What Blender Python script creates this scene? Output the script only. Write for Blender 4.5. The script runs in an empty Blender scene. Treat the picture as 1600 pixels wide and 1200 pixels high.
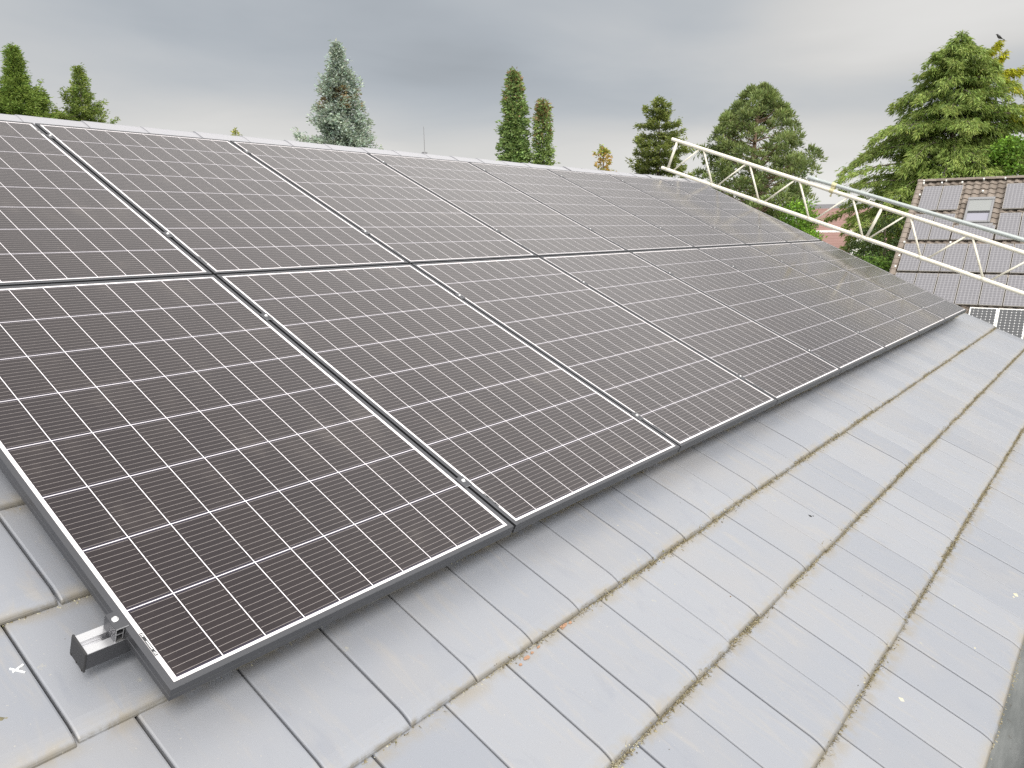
import bpy, math
import numpy as np
from mathutils import Matrix, Vector

# ------------------------------------------------------------------ scene set-up: camera, sky, sun, exposure
SC = bpy.context.scene
COL = SC.collection
SL = math.radians(25.0)                        # slope of the roof
CS, SN = math.cos(SL), math.sin(SL)

cam_d = bpy.data.cameras.new("camera")
cam = bpy.data.objects.new("camera", cam_d)
COL.objects.link(cam)
cam_d.sensor_width = 36.0
cam_d.lens = 36.0 * 1235.6 / 1600.0
cam_d.clip_start = 0.05
cam_d.clip_end = 4000.0
CAM = Vector((-0.72101522, -1.47466693, 0.92189909))
_r = ((0.61980741, -0.78469005, -0.01001551), (-0.15698708, -0.11147542, -0.98128909), (0.7688913, 0.60978256, -0.19227949))
cam.matrix_world = Matrix(((_r[0][0], -_r[1][0], -_r[2][0], CAM.x),
                           (_r[0][1], -_r[1][1], -_r[2][1], CAM.y),
                           (_r[0][2], -_r[1][2], -_r[2][2], CAM.z),
                           (0, 0, 0, 1)))
SC.camera = cam

SUN_EL, SUN_AZ = math.radians(44), math.radians(236)   # direction towards the sun, azimuth from +X
sun_d = bpy.data.lights.new("sun", 'SUN')
sun_d.energy = 2.0
sun_d.angle = math.radians(22)
sun_d.color = (1.0, 0.955, 0.87)
sun = bpy.data.objects.new("sun", sun_d)
COL.objects.link(sun)
_sd = Vector((math.cos(SUN_EL) * math.cos(SUN_AZ), math.cos(SUN_EL) * math.sin(SUN_AZ), math.sin(SUN_EL)))
sun.rotation_euler = _sd.to_track_quat('Z', 'Y').to_euler()
sun.location = (-20, -20, 40)

SC.view_settings.view_transform = 'Standard'
SC.view_settings.look = 'None'
SC.view_settings.gamma = 1.0
SC.view_settings.exposure = 0.5
SC.cycles.use_denoising = False
SC.cycles.max_bounces = 6
SC.cycles.diffuse_bounces = 3
SC.cycles.glossy_bounces = 3


# ------------------------------------------------------------------ shader expression helper
class S:
    """a socket of a node tree that can be used in arithmetic"""
    def __init__(s, nt, sock): s.nt, s.k = nt, sock
    def _m(s, op, a, b=None, c=None, clamp=False):
        n = s.nt.nodes.new('ShaderNodeMath'); n.operation = op; n.use_clamp = clamp
        for i, v in enumerate((a, b, c)):
            if v is None: continue
            if isinstance(v, S): s.nt.links.new(v.k, n.inputs[i])
            else: n.inputs[i].default_value = v
        return S(s.nt, n.outputs[0])
    def __add__(s, o): return s._m('ADD', s, o)
    __radd__ = __add__
    def __sub__(s, o): return s._m('SUBTRACT', s, o)
    def __rsub__(s, o): return s._m('SUBTRACT', o, s)
    def __mul__(s, o): return s._m('MULTIPLY', s, o)
    __rmul__ = __mul__
    def __truediv__(s, o): return s._m('DIVIDE', s, o)
    def __lt__(s, o): return s._m('LESS_THAN', s, o)
    def __gt__(s, o): return s._m('GREATER_THAN', s, o)
    def fract(s): return s._m('FRACT', s)
    def floor(s): return s._m('FLOOR', s)
    def abs(s): return s._m('ABSOLUTE', s)
    def pow(s, e): return s._m('POWER', s, e)
    def max(s, o): return s._m('MAXIMUM', s, o)
    def min(s, o): return s._m('MINIMUM', s, o)
    def clamp(s): return s._m('ADD', s, 0.0, clamp=True)
    def ss(s, a, b):
        n = s.nt.nodes.new('ShaderNodeMapRange'); n.interpolation_type = 'SMOOTHSTEP'
        s.nt.links.new(s.k, n.inputs['Value'])
        if a < b:
            n.inputs['From Min'].default_value, n.inputs['From Max'].default_value = a, b
            return S(s.nt, n.outputs['Result'])
        n.inputs['From Min'].default_value, n.inputs['From Max'].default_value = b, a
        return 1.0 - S(s.nt, n.outputs['Result'])


class T:
    """a node tree with short-hands"""
    def __init__(s, nt): s.nt = nt
    def sep(s, vec):
        n = s.nt.nodes.new('ShaderNodeSeparateXYZ'); s.nt.links.new(vec, n.inputs[0])
        return [S(s.nt, n.outputs[i]) for i in range(3)]
    def com(s, x, y, z):
        n = s.nt.nodes.new('ShaderNodeCombineXYZ')
        for i, v in enumerate((x, y, z)):
            if isinstance(v, S): s.nt.links.new(v.k, n.inputs[i])
            else: n.inputs[i].default_value = v
        return n.outputs[0]
    def coord(s, kind='Object'):
        return s.nt.nodes.new('ShaderNodeTexCoord').outputs[kind]
    def scale(s, vec, sc, off=(0, 0, 0)):
        n = s.nt.nodes.new('ShaderNodeMapping'); s.nt.links.new(vec, n.inputs['Vector'])
        n.inputs['Scale'].default_value = sc if isinstance(sc, tuple) else (sc, sc, sc)
        n.inputs['Location'].default_value = off
        return n.outputs[0]
    def noise(s, vec, scale=5.0, detail=4.0, rough=0.55, dist=0.0):
        n = s.nt.nodes.new('ShaderNodeTexNoise')
        if vec is not None: s.nt.links.new(vec, n.inputs['Vector'])
        n.inputs['Scale'].default_value = scale; n.inputs['Detail'].default_value = detail
        n.inputs['Roughness'].default_value = rough; n.inputs['Distortion'].default_value = dist
        return S(s.nt, n.outputs['Fac'])
    def voro(s, vec, scale):
        n = s.nt.nodes.new('ShaderNodeTexVoronoi'); s.nt.links.new(vec, n.inputs['Vector'])
        n.inputs['Scale'].default_value = scale
        return S(s.nt, n.outputs['Distance'])
    def white(s, vec):
        n = s.nt.nodes.new('ShaderNodeTexWhiteNoise'); n.noise_dimensions = '3D'
        s.nt.links.new(vec, n.inputs['Vector'])
        return S(s.nt, n.outputs['Value'])
    def mix(s, f, a, b, mode='MIX'):
        n = s.nt.nodes.new('ShaderNodeMix'); n.data_type = 'RGBA'; n.blend_type = mode
        if isinstance(f, S): s.nt.links.new(f.k, n.inputs[0])
        else: n.inputs[0].default_value = f
        for i, v in ((6, a), (7, b)):
            if isinstance(v, (tuple, list)): n.inputs[i].default_value = (*v, 1) if len(v) == 3 else v
            else: s.nt.links.new(v, n.inputs[i])
        return n.outputs[2]
    def attr(s, name):
        n = s.nt.nodes.new('ShaderNodeAttribute'); n.attribute_name = name
        return n.outputs['Color']
    def bump(s, h, strength=0.3, dist=0.002):
        n = s.nt.nodes.new('ShaderNodeBump')
        n.inputs['Strength'].default_value = strength; n.inputs['Distance'].default_value = dist
        s.nt.links.new(h.k, n.inputs['Height'])
        return n.outputs[0]


def mat(name, color=None, rough=0.6, metal=0.0, spec=0.5):
    m = bpy.data.materials.new(name); m.use_nodes = True
    nt = m.node_tree
    p = nt.nodes['Principled BSDF']
    if color is not None: p.inputs['Base Color'].default_value = (*color, 1)
    p.inputs['Roughness'].default_value = rough
    p.inputs['Metallic'].default_value = metal
    p.inputs['Specular IOR Level'].default_value = spec
    return m, T(nt), p


def lk(t, a, b):
    t.nt.links.new(a.k if isinstance(a, S) else a, b)


# ------------------------------------------------------------------ world: broken storm cloud, brighter overhead and behind
W = bpy.data.worlds.new("World")
SC.world = W
W.use_nodes = True
_nt = W.node_tree
_nt.nodes.clear()
t = T(_nt)
out = _nt.nodes.new('ShaderNodeOutputWorld')
sky = _nt.nodes.new('ShaderNodeTexSky')
sky.sky_type = 'NISHITA'; sky.sun_disc = False
sky.sun_elevation = SUN_EL; sky.sun_rotation = math.pi / 2 - SUN_AZ
bg1 = _nt.nodes.new('ShaderNodeBackground'); bg1.inputs['Strength'].default_value = 0.05
_nt.links.new(sky.outputs[0], bg1.inputs['Color'])
gen = t.coord('Generated')
x, y, z = t.sep(gen)
zc = z.max(0.0)
pl = t.com(x / (zc + 0.10), y / (zc + 0.10), 0.0)                      # a flat cloud layer overhead
n_big = t.noise(t.scale(pl, 0.30, (3.1, 1.7, 0)), 1.0, 3.0, 0.5, 0.6)
n_med = t.noise(t.scale(pl, (0.9, 0.9, 1), (7.3, 2.2, 0)), 1.0, 5.0, 0.55, 0.4)
n_soft = t.noise(t.scale(gen, (2.0, 2.0, 8.0), (0.4, 0.1, 0.9)), 1.0, 4.0, 0.45, 0.5)
warp = (n_soft - 0.5) * 0.13 + (n_big - 0.5) * 0.06
zz = z + warp
dark = zz.ss(0.035, 0.155)
rgt = (x * 0.985 + y * 0.17).ss(0.93, 1.0) * z.ss(0.13, 0.24)            # bright break in the cloud, right
lft = (x * 0.36 + y * 0.93).ss(0.88, 0.995) * z.ss(0.34, 0.16)
lum = 0.55 - dark * 0.205 + (n_med - 0.5) * 0.11 * z.ss(0.02, 0.12) + (n_soft - 0.5) * 0.20
side = x.ss(0.25, 0.80) * z.ss(0.28, 0.46) * z.ss(0.98, 0.75)             # brighter sky to the right, above the frame
lum = lum + rgt * 0.25 + lft * 0.085 + side * 0.50 + x.ss(0.72, 1.0) * 0.05
up = z.ss(0.30, 0.80)
back = (x * -0.55 + y * -0.83).ss(-0.35, 0.75)
lum = lum + up * 0.50 + back * 1.15
lum = lum.max(0.16)
tint = t.mix((lum - 0.32).ss(0.0, 0.19), (0.92, 0.988, 1.06), (1.02, 1.005, 0.975))
colr = t.mix(1.0, tint, (1, 1, 1), 'MULTIPLY')
mul = _nt.nodes.new('ShaderNodeVectorMath'); mul.operation = 'SCALE'
_nt.links.new(colr, mul.inputs[0]); _nt.links.new(lum.k, mul.inputs['Scale'])
bg2 = _nt.nodes.new('ShaderNodeBackground'); bg2.inputs['Strength'].default_value = 1.0
_nt.links.new(mul.outputs[0], bg2.inputs['Color'])
mx = _nt.nodes.new('ShaderNodeMixShader'); mx.inputs[0].default_value = 0.92
_nt.links.new(bg1.outputs[0], mx.inputs[1]); _nt.links.new(bg2.outputs[0], mx.inputs[2])
_nt.links.new(mx.outputs[0], out.inputs[0])


# ------------------------------------------------------------------ mesh helpers
def nrm(v):
    return v / np.maximum(np.linalg.norm(v, axis=-1, keepdims=True), 1e-9)


class MB:
    """collects shapes and builds them as one mesh object"""
    def __init__(s): s.v, s.f, s.m, s.a, s.n = [], [], [], [], 0
    def add(s, v, f, mi=0, a=None):
        v = np.asarray(v, float).reshape(-1, 3)
        s.v.append(v)
        s.a.append(np.zeros((len(v), 4)) if a is None else np.asarray(a, float).reshape(-1, 4))
        for q in f: s.f.append(tuple(i + s.n for i in q))
        s.m += [mi] * len(f)
        s.n += len(v)
    def box(s, lo, hi, mi=0, M=None, a=None):
        lo, hi = np.array(lo, float), np.array(hi, float)
        v = np.array([[(lo, hi)[i][0], (lo, hi)[j][1], (lo, hi)[k][2]] for k in (0, 1) for j in (0, 1) for i in (0, 1)])
        if M is not None: v = v @ np.array(M)[:3, :3].T + np.array(M)[:3, 3]
        s.add(v, [(0, 2, 3, 1), (4, 5, 7, 6), (0, 1, 5, 4), (2, 6, 7, 3), (0, 4, 6, 2), (1, 3, 7, 5)], mi, a)
    def bbox(s, lo, hi, b, mi=0):
        """box with chamfered edges"""
        lo, hi = np.array(lo, float), np.array(hi, float)
        b = min(b, *(0.45 * (hi - lo)))
        bm_v, idx = [], {}
        for ax in range(3):
            for sx in (0, 1):
                for sy in (0, 1):
                    for sz in (0, 1):
                        c = np.array([(lo, hi)[sx][0], (lo, hi)[sy][1], (lo, hi)[sz][2]], float)
                        for k, sg in enumerate((sx, sy, sz)):
                            if k != ax: c[k] += b if sg == 0 else -b
                        idx[(ax, sx, sy, sz)] = len(bm_v); bm_v.append(c)
        f = []
        I = lambda a, x, y, z: idx[(a, x, y, z)]
        for sg in (0, 1):
            q = [I(0, sg, 0, 0), I(0, sg, 1, 0), I(0, sg, 1, 1), I(0, sg, 0, 1)]; f.append(q if sg else q[::-1])
            q = [I(1, 0, sg, 0), I(1, 0, sg, 1), I(1, 1, sg, 1), I(1, 1, sg, 0)]; f.append(q if sg else q[::-1])
            q = [I(2, 0, 0, sg), I(2, 1, 0, sg), I(2, 1, 1, sg), I(2, 0, 1, sg)]; f.append(q if sg else q[::-1])
        for p in (0, 1):
            for q in (0, 1):
                f.append([I(0, p, q, 0), I(0, p, q, 1), I(1, p, q, 1), I(1, p, q, 0)])
                f.append([I(0, p, 0, q), I(0, p, 1, q), I(2, p, 1, q), I(2, p, 0, q)])
                f.append([I(1, 0, p, q), I(1, 1, p, q), I(2, 1, p, q), I(2, 0, p, q)])
        for a in (0, 1):
            for c in (0, 1):
                for d in (0, 1): f.append([I(0, a, c, d), I(1, a, c, d), I(2, a, c, d)])
        s.add(bm_v, f, mi)
    def tube(s, pts, r, n=8, mi=0, cap=True, a=None):
        pts = np.asarray(pts, float); k = len(pts)
        r = np.full(k, r) if np.isscalar(r) else np.asarray(r, float)
        d = nrm(np.gradient(pts, axis=0))
        ref = np.array([0, 0, 1.0]) if abs(d[0][2]) < 0.9 else np.array([1.0, 0, 0])
        v = []
        for i in range(k):
            e1 = nrm(np.cross(d[i], ref)); e2 = np.cross(e1, d[i])
            th = np.arange(n) * 2 * np.pi / n
            v.append(pts[i] + r[i] * (np.cos(th)[:, None] * e1 + np.sin(th)[:, None] * e2))
        f = [(i * n + j, i * n + (j + 1) % n, (i + 1) * n + (j + 1) % n, (i + 1) * n + j) for i in range(k - 1) for j in range(n)]
        if cap: f += [tuple(range(n - 1, -1, -1)), tuple((k - 1) * n + j for j in range(n))]
        f = [q[::-1] for q in f]
        v = np.vstack(v)
        s.add(v, f, mi, None if a is None else np.tile(a, (len(v), 1)))
    def quads(s, v, mi=0, a=None):
        """v (n,4,3)"""
        n = len(v)
        s.add(v.reshape(-1, 3), [(4 * i, 4 * i + 1, 4 * i + 2, 4 * i + 3) for i in range(n)], mi, a)
    def build(s, name, mats, parent=None, M=None, smooth=False, attr=None):
        me = bpy.data.meshes.new(name)
        v = np.vstack(s.v)
        me.vertices.add(len(v)); me.vertices.foreach_set('co', v.ravel().astype(np.float32))
        ln = np.array([len(q) for q in s.f], np.int32)
        me.loops.add(int(ln.sum())); me.polygons.add(len(s.f))
        me.loops.foreach_set('vertex_index', np.concatenate([np.asarray(q, np.int32) for q in s.f]))
        st = np.zeros(len(ln), np.int32); st[1:] = np.cumsum(ln)[:-1]
        me.polygons.foreach_set('loop_start', st)
        me.polygons.foreach_set('material_index', np.array(s.m, np.int32))
        me.polygons.foreach_set('use_smooth', np.full(len(ln), smooth))
        for m in (mats if isinstance(mats, (list, tuple)) else [mats]): me.materials.append(m)
        if attr:
            at = me.attributes.new(attr, 'FLOAT_COLOR', 'POINT')
            at.data.foreach_set('color', np.vstack(s.a).ravel().astype(np.float32))
        me.update(calc_edges=True); me.validate()
        return link(name, me, parent, M)


WM = {}                                           # world matrices of the objects made here


def link(name, data, parent=None, M=None):
    o = bpy.data.objects.new(name, data)
    COL.objects.link(o)
    M = M if M is not None else (WM[parent.name] if parent else Matrix.Identity(4))
    WM[o.name] = M.copy()
    if parent:
        o.parent = parent
        o.matrix_basis = WM[parent.name].inverted() @ M
    else:
        o.matrix_basis = M
    return o


def tag(o, label=None, cat=None, group=None, kind=None):
    if label: o['label'] = label
    if cat: o['category'] = cat
    if group: o['group'] = group
    if kind: o['kind'] = kind
    return o


def empty(name, M, label, cat, group=None):
    o = link(name, None, None, M)
    o.empty_display_size = 0.2
    return tag(o, label, cat, group)


def copy_tree(o, M, label=None, group=None):
    """a copy of a thing with copies of its parts and sub-parts"""
    c = o.copy(); COL.objects.link(c); c.matrix_basis = M; WM[c.name] = M.copy()
    if label: c['label'] = label
    if group: c['group'] = group
    for ch in [k for k in bpy.data.objects if k.parent == o]:
        d = ch.copy(); COL.objects.link(d); d.parent = c; d.matrix_basis = ch.matrix_basis.copy()
        WM[d.name] = M @ ch.matrix_basis
        for g in [k for k in bpy.data.objects if k.parent == ch]:
            e = g.copy(); COL.objects.link(e); e.parent = d; e.matrix_basis = g.matrix_basis.copy()
    return c


def TR(x, y, z): return Matrix.Translation((x, y, z))


ROOF = Matrix.Rotation(SL, 4, 'X')                # roof frame: u along the ridge, v up the slope, w off the panels' plane


def RP(u, v, w): return ROOF @ TR(u, v, w)
def rp(u, v, w): return np.array([u, v * CS - w * SN, v * SN + w * CS])


GROUND = -4.5
ORD = ['first', 'second', 'third', 'fourth', 'fifth', 'sixth', 'seventh', 'eighth']

# ------------------------------------------------------------------ materials
# fired clay roof tile with a blue-grey engobe, dusty towards its nose
m_tile, t, p = mat("engobed clay tile", rough=0.42, spec=0.8)
at = t.attr('tile'); ar, av, au = t.sep(at)                      # random, distance from nose (m), random 2
ob = t.coord('Object')
base = t.mix(ar, (0.206, 0.219, 0.251), (0.240, 0.250, 0.277))
streak = t.noise(t.scale(ob, (26, 4.5, 20)), 1.0, 5.0, 0.6, 0.8)
base = t.mix(streak.ss(0.50, 0.80) * 0.55, base, (0.285, 0.268, 0.250))
blue = t.noise(t.scale(ob, (9, 3.5, 9), (4.2, 0.7, 0)), 1.0, 5.0, 0.6, 1.2)
base = t.mix(blue.ss(0.56, 0.74) * 0.32, base, (0.172, 0.187, 0.228))
big = t.noise(t.scale(ob, (2.2, 2.2, 2.2)), 1.0, 3.0, 0.55)
base = t.mix(big.ss(0.45, 0.75) * 0.35, base, (0.268, 0.256, 0.248))
dustn = t.noise(t.scale(ob, (14, 14, 14), (1.3, 5.5, 0)), 1.0, 6.0, 0.65, 0.5)
dust = av.ss(0.050, 0.0) * dustn.ss(0.38, 0.64)
base = t.mix(dust * 0.70, base, (0.245, 0.215, 0.165))
dust2 = av.ss(0.014, 0.003) * dustn.ss(0.28, 0.5)
base = t.mix(dust2 * 0.7, base, (0.105, 0.092, 0.070))
tops = av.ss(0.325, 0.375) * dustn.ss(0.34, 0.6)
base = t.mix(tops * 0.6, base, (0.215, 0.185, 0.135))
sp = t.noise(t.scale(ob, 150), 1.0, 2.0, 0.5)
base = t.mix(sp.ss(0.70, 0.78) * 0.5, base, (0.42, 0.39, 0.33))
base = t.mix(sp.ss(0.27, 0.20) * 0.5, base, (0.14, 0.13, 0.12))
lich = t.voro(t.scale(ob, 6.5, (0.4, 0.8, 0)), 1.0)
licn = t.noise(t.scale(ob, 130), 1.0, 3.0, 0.6)
base = t.mix((lich + licn * 0.10).ss(0.125, 0.10) * licn.ss(0.45, 0.6) * 0.6, base, (0.34, 0.325, 0.27))
rust = t.noise(t.scale(ob, (5, 5, 5), (9, 3, 0)), 1.0, 4.0, 0.6)
base = t.mix(rust.ss(0.69, 0.80) * 0.25, base, (0.28, 0.20, 0.155))
base = t.mix((au > 2.0) * 0.85, base, (0.30, 0.298, 0.322))  # ridge tiles paler: grazing sky sheen put into their base colour
lk(t, base, p.inputs['Base Color'])
rg = t.noise(t.scale(ob, (20, 8, 20)), 1.0, 4.0, 0.6)
lk(t, 0.27 + rg * 0.24 + dust * 0.25, p.inputs['Roughness'])
lk(t, t.bump(t.noise(t.scale(ob, 320), 1.0, 3.0, 0.6) * 0.35 + streak, 0.16, 0.002), p.inputs['Normal'])

m_clay, t, p = mat("dark joint", (0.018, 0.015, 0.013), 0.9)
m_chip, t, p = mat("bare orange clay", (0.34, 0.18, 0.10), 0.85)
n = t.noise(t.scale(t.coord(), 60), 1.0, 4.0)
lk(t, t.mix(n, (0.24, 0.14, 0.09), (0.38, 0.22, 0.14)), p.inputs['Base Color'])
m_chalk, t, p = mat("chalk", (0.80, 0.81, 0.82), 0.9)

m_frame, t, p = mat("black anodised frame", (0.118, 0.120, 0.130), 0.38, 0.9)
n = t.noise(t.scale(t.coord(), (6, 120, 120)), 1.0, 3.0)
lk(t, 0.36 + n * 0.16, p.inputs['Roughness'])
m_silver, t, p = mat("raw aluminium", (0.72, 0.72, 0.74), 0.30, 0.9)
m_bolt, t, p = mat("bright steel", (0.85, 0.85, 0.86), 0.25, 0.85)
m_black, t, p = mat("black plastic cap", (0.022, 0.022, 0.024), 0.5)
m_back, t, p = mat("white back sheet", (0.75, 0.76, 0.78), 0.5)
m_stk, t, p = mat("sticker dark print", (0.03, 0.032, 0.036), 0.5)
m_stkw, t, p = mat("sticker white", (0.70, 0.71, 0.73), 0.5)

EX, EY = 0.00425, 0.003
PW, PH = 1.134 + 2 * EX, 1.762 + 2 * EY             # panel
MU, MV = 0.0205 + EX, 0.0195 + EY                            # frame edge to cells
PU, PV = (PW - 2 * MU) / 10, (PH - 2 * MV) / 8
m_pv, t, p = mat("solar laminate", rough=0.5)
ob = t.coord(); x, y, z = t.sep(ob)
cx, cy = (x - MU) / PU, (y - MV) / PV
fx, fy = cx.fract(), cy.fract()
dx, dy = (0.5 - (fx - 0.5).abs()) * PU, (0.5 - (fy - 0.5).abs()) * PV
outside = (cx < 0.0).max(cx > 10.0).max(cy < 0.0).max(cy > 8.0)
gapc = (dx < 0.00115).max(dy < 0.00115)
rib = (((fy * 12.0).fract() - 0.5).abs() * (PV / 12) < 0.00046) * (dx > 0.0045)
cell = t.white(t.com(cx.floor(), cy.floor(), 0.37))
oi = t.nt.nodes.new('ShaderNodeObjectInfo'); orr = S(t.nt, oi.outputs['Random'])
cellc = t.mix(cell, (0.0074, 0.0038, 0.0058), (0.0104, 0.0060, 0.0070))
cellc = t.mix(orr * 0.5, cellc, (0.0092, 0.0046, 0.0080))
cellc = t.mix(dy.ss(0.010, 0.0) * 0.8, cellc, (0.020, 0.020, 0.048))  # blue glare fringe beside the bright row gaps, put into the cell colour
gr = t.noise(t.scale(ob, 700), 1.0, 1.0)
cellc = t.mix(gr.ss(0.5, 0.75) * 0.35, cellc, (0.036, 0.031, 0.030))
c = t.mix(rib, cellc, (0.27, 0.255, 0.25))
c = t.mix(gapc, c, (0.78, 0.78, 0.82))
c = t.mix(outside, c, (0.80, 0.80, 0.82))
dirt = t.noise(t.scale(ob, (5, 2.5, 5), (2, 8, 0)), 1.0, 5.0, 0.6)
c = t.mix(dirt.ss(0.50, 0.8) * 0.05, c, (0.5, 0.46, 0.40))
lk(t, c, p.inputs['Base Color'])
p.inputs['Specular IOR Level'].default_value = 0.15
p.inputs['Coat Weight'].default_value = 0.9
p.inputs['Coat Tint'].default_value = (1.0, 0.96, 0.955, 1)
p.inputs['Coat IOR'].default_value = 1.42
p.inputs['Coat Roughness'].default_value = 0.12

# ------------------------------------------------------------------ ground
m_grass, t, p = mat("lawn and gardens", rough=0.95)
ob = t.coord()
n = t.noise(t.scale(ob, 0.06), 1.0, 6.0, 0.6)
c = t.mix(n.ss(0.35, 0.7), (0.040, 0.070, 0.022), (0.10, 0.11, 0.045))
n = t.noise(t.scale(ob, 3.0), 1.0, 5.0, 0.6)
c = t.mix(n * 0.4, c, (0.06, 0.085, 0.03))
lk(t, c, p.inputs['Base Color'])
g = MB()
nx = 40
xs = np.linspace(-1500, 1500, nx + 1)
gv = np.array([[xx, yy, GROUND] for yy in xs for xx in xs])
g.add(gv, [(j * (nx + 1) + i, j * (nx + 1) + i + 1, (j + 1) * (nx + 1) + i + 1, (j + 1) * (nx + 1) + i) for j in range(nx) for i in range(nx)])
tag(g.build('ground', m_grass), kind='structure')

# ------------------------------------------------------------------ the tiled house we look along
rng = np.random.default_rng(7)
U0, U1 = -3.2, 9.90
TW = 0.2436
NOSES = [-1.459, -1.066, -0.684, -0.302, 0.064, 0.437, 0.811]
while NOSES[-1] < 3.45: NOSES.append(NOSES[-1] + 0.372)
RV, RW = 3.93, -0.175                              # ridge line of the roof planes in the roof frame
ridge_p = rp(0, RV, RW)
house = empty('house', TR(3.4, ridge_p[1], GROUND), 'house whose roof of grey clay tiles carries the two rows of large black solar panels', 'house')

mb = MB()
prof = [(0.001, -0.1440), (-0.0006, -0.1400), (0.0010, -0.1355), (0.0045, -0.1322), (0.0105, -0.1296), (0.020, -0.1274), (0.033, -0.1258), (0.050, -0.1250)]
NOSE_PTS = []
for k, v0 in enumerate(NOSES):
    v1 = NOSES[k + 1] if k + 1 < len(NOSES) else v0 + 0.372
    L = min(v1 + 0.035, RV - 0.02) - v0
    pr = prof + [(0.20, -0.125 - 0.0165 * 0.150 / 0.322), (L, -0.125 - 0.0165 * (L - 0.050) / 0.322)]
    ph = 0.2185 if (k - NOSES.index(0.064)) % 2 == 1 else 0.2185 + TW / 2
    # joints measured: the course that ends at -0.302 starts at 0.2185, neighbours are half a tile off
    i0 = math.floor((U0 - ph) / TW)
    ul = ph + i0 * TW
    while ul < U1 - 0.02:
        a, b = max(ul, U0), min(ul + TW, U1)
        ul += TW
        if b - a < 0.05: continue
        gp = 0.0030
        a += gp + rng.normal(0, 0.0006); b -= gp + rng.normal(0, 0.0006)
        dw, tl, dv = rng.normal(0, 0.0009), rng.normal(0, 0.0007), rng.normal(0, 0.0024)
        r1, r2 = rng.random(), rng.random()
        sec = [(a, -0.032), (a, -0.0035), (a + 0.0014, -0.0010), (a + 0.005, 0.0), ((a + b) / 2, 0.0), (b - 0.005, 0.0), (b - 0.0014, -0.0010), (b, -0.0035), (b, -0.032)]
        vs, at = [], []
        for (pv, pw) in pr:
            for (uu, ww) in sec:
                sd = (uu - (a + b) / 2) / TW
                wv = -0.144 if (pv, pw) == pr[0] and ww > -0.01 else pw + ww + dw + tl * sd
                cv = 0.0
                vs.append((uu, v0 + pv + dv + cv, max(wv, -0.175)))
                at.append((r1, max(pv, 0.0), r2, 1))
        ns = len(sec)
        fs = [(i * ns + j, i * ns + j + 1, (i + 1) * ns + j + 1, (i + 1) * ns + j) for i in range(len(pr) - 1) for j in range(ns - 1)]
        mb.add(vs, fs, 0, at)
    NOSE_PTS.append(v0)
# bedding seen as the dark of the joints
mb.add([(U0, NOSES[0] + 0.03, -0.172), (U1 - 0.01, NOSES[0] + 0.03, -0.172), (U1 - 0.01, RV, -0.178), (U0, RV, -0.178)], [(0, 1, 2, 3)], 1, np.zeros((4, 4)))
roof = mb.build('roof', [m_tile, m_clay], house, ROOF.copy(), False, 'tile')
back = roof.copy(); COL.objects.link(back); back.parent = house
WM[back.name] = TR(3.35, ridge_p[1], 0) @ Matrix.Rotation(math.pi, 4, 'Z') @ TR(-3.35, -ridge_p[1], 0) @ ROOF
back.matrix_basis = WM[house.name].inverted() @ WM[back.name]

# ridge tiles: angled caps with a rounded top, each lapping the next
RP_ = 0.3625
def cap_mesh():
    c = MB()
    half = [(0.265, -0.118), (0.20, -0.086), (0.12, -0.046), (0.045, -0.008), (0.018, 0.004)]
    sec = [(-yy, zz) for yy, zz in half] + [(0, 0.008)] + [(yy, zz) for yy, zz in half[::-1]]
    sec = np.array(sec)
    n = len(sec)
    st = [(0.0, 0.0030), (0.03, 0.0026), (RP_ + 0.015, -0.0020)]
    vs, at = [], []
    for (uu, dz) in st:
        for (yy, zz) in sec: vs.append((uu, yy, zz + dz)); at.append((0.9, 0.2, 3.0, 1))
    vs2 = [(st[0][0], yy, zz + st[0][1] - 0.0075) for yy, zz in sec]
    base = len(vs)
    vs += vs2; at += [(0.5, 0.03, 0.5, 1)] * n
    fs = [(i * n + j + 1, i * n + j, (i + 1) * n + j, (i + 1) * n + j + 1) for i in range(len(st) - 1) for j in range(n - 1)]
    fs = [q[::-1] for q in fs]
    fs += [(j, j + 1, base + j + 1, base + j) for j in range(n - 1)]
    c.add(vs, fs, 0, at)
    return c
RZ = ridge_p[2] + 0.075
cap0 = None
uu = 1.219 - 13 * RP_
k = 0
while uu < U1 - 0.05:
    M = TR(uu, ridge_p[1] + rng.normal(0, 0.003), RZ + rng.normal(0, 0.0012)) @ Matrix.Rotation(rng.normal(0, 0.002), 4, 'Z')
    if cap0 is None:
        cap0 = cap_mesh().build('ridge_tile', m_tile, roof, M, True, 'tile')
        cap0.data.set_sharp_from_angle(angle=math.radians(40))
    else:
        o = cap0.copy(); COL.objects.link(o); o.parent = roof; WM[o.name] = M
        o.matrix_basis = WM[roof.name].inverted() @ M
    uu += RP_; k += 1

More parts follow.
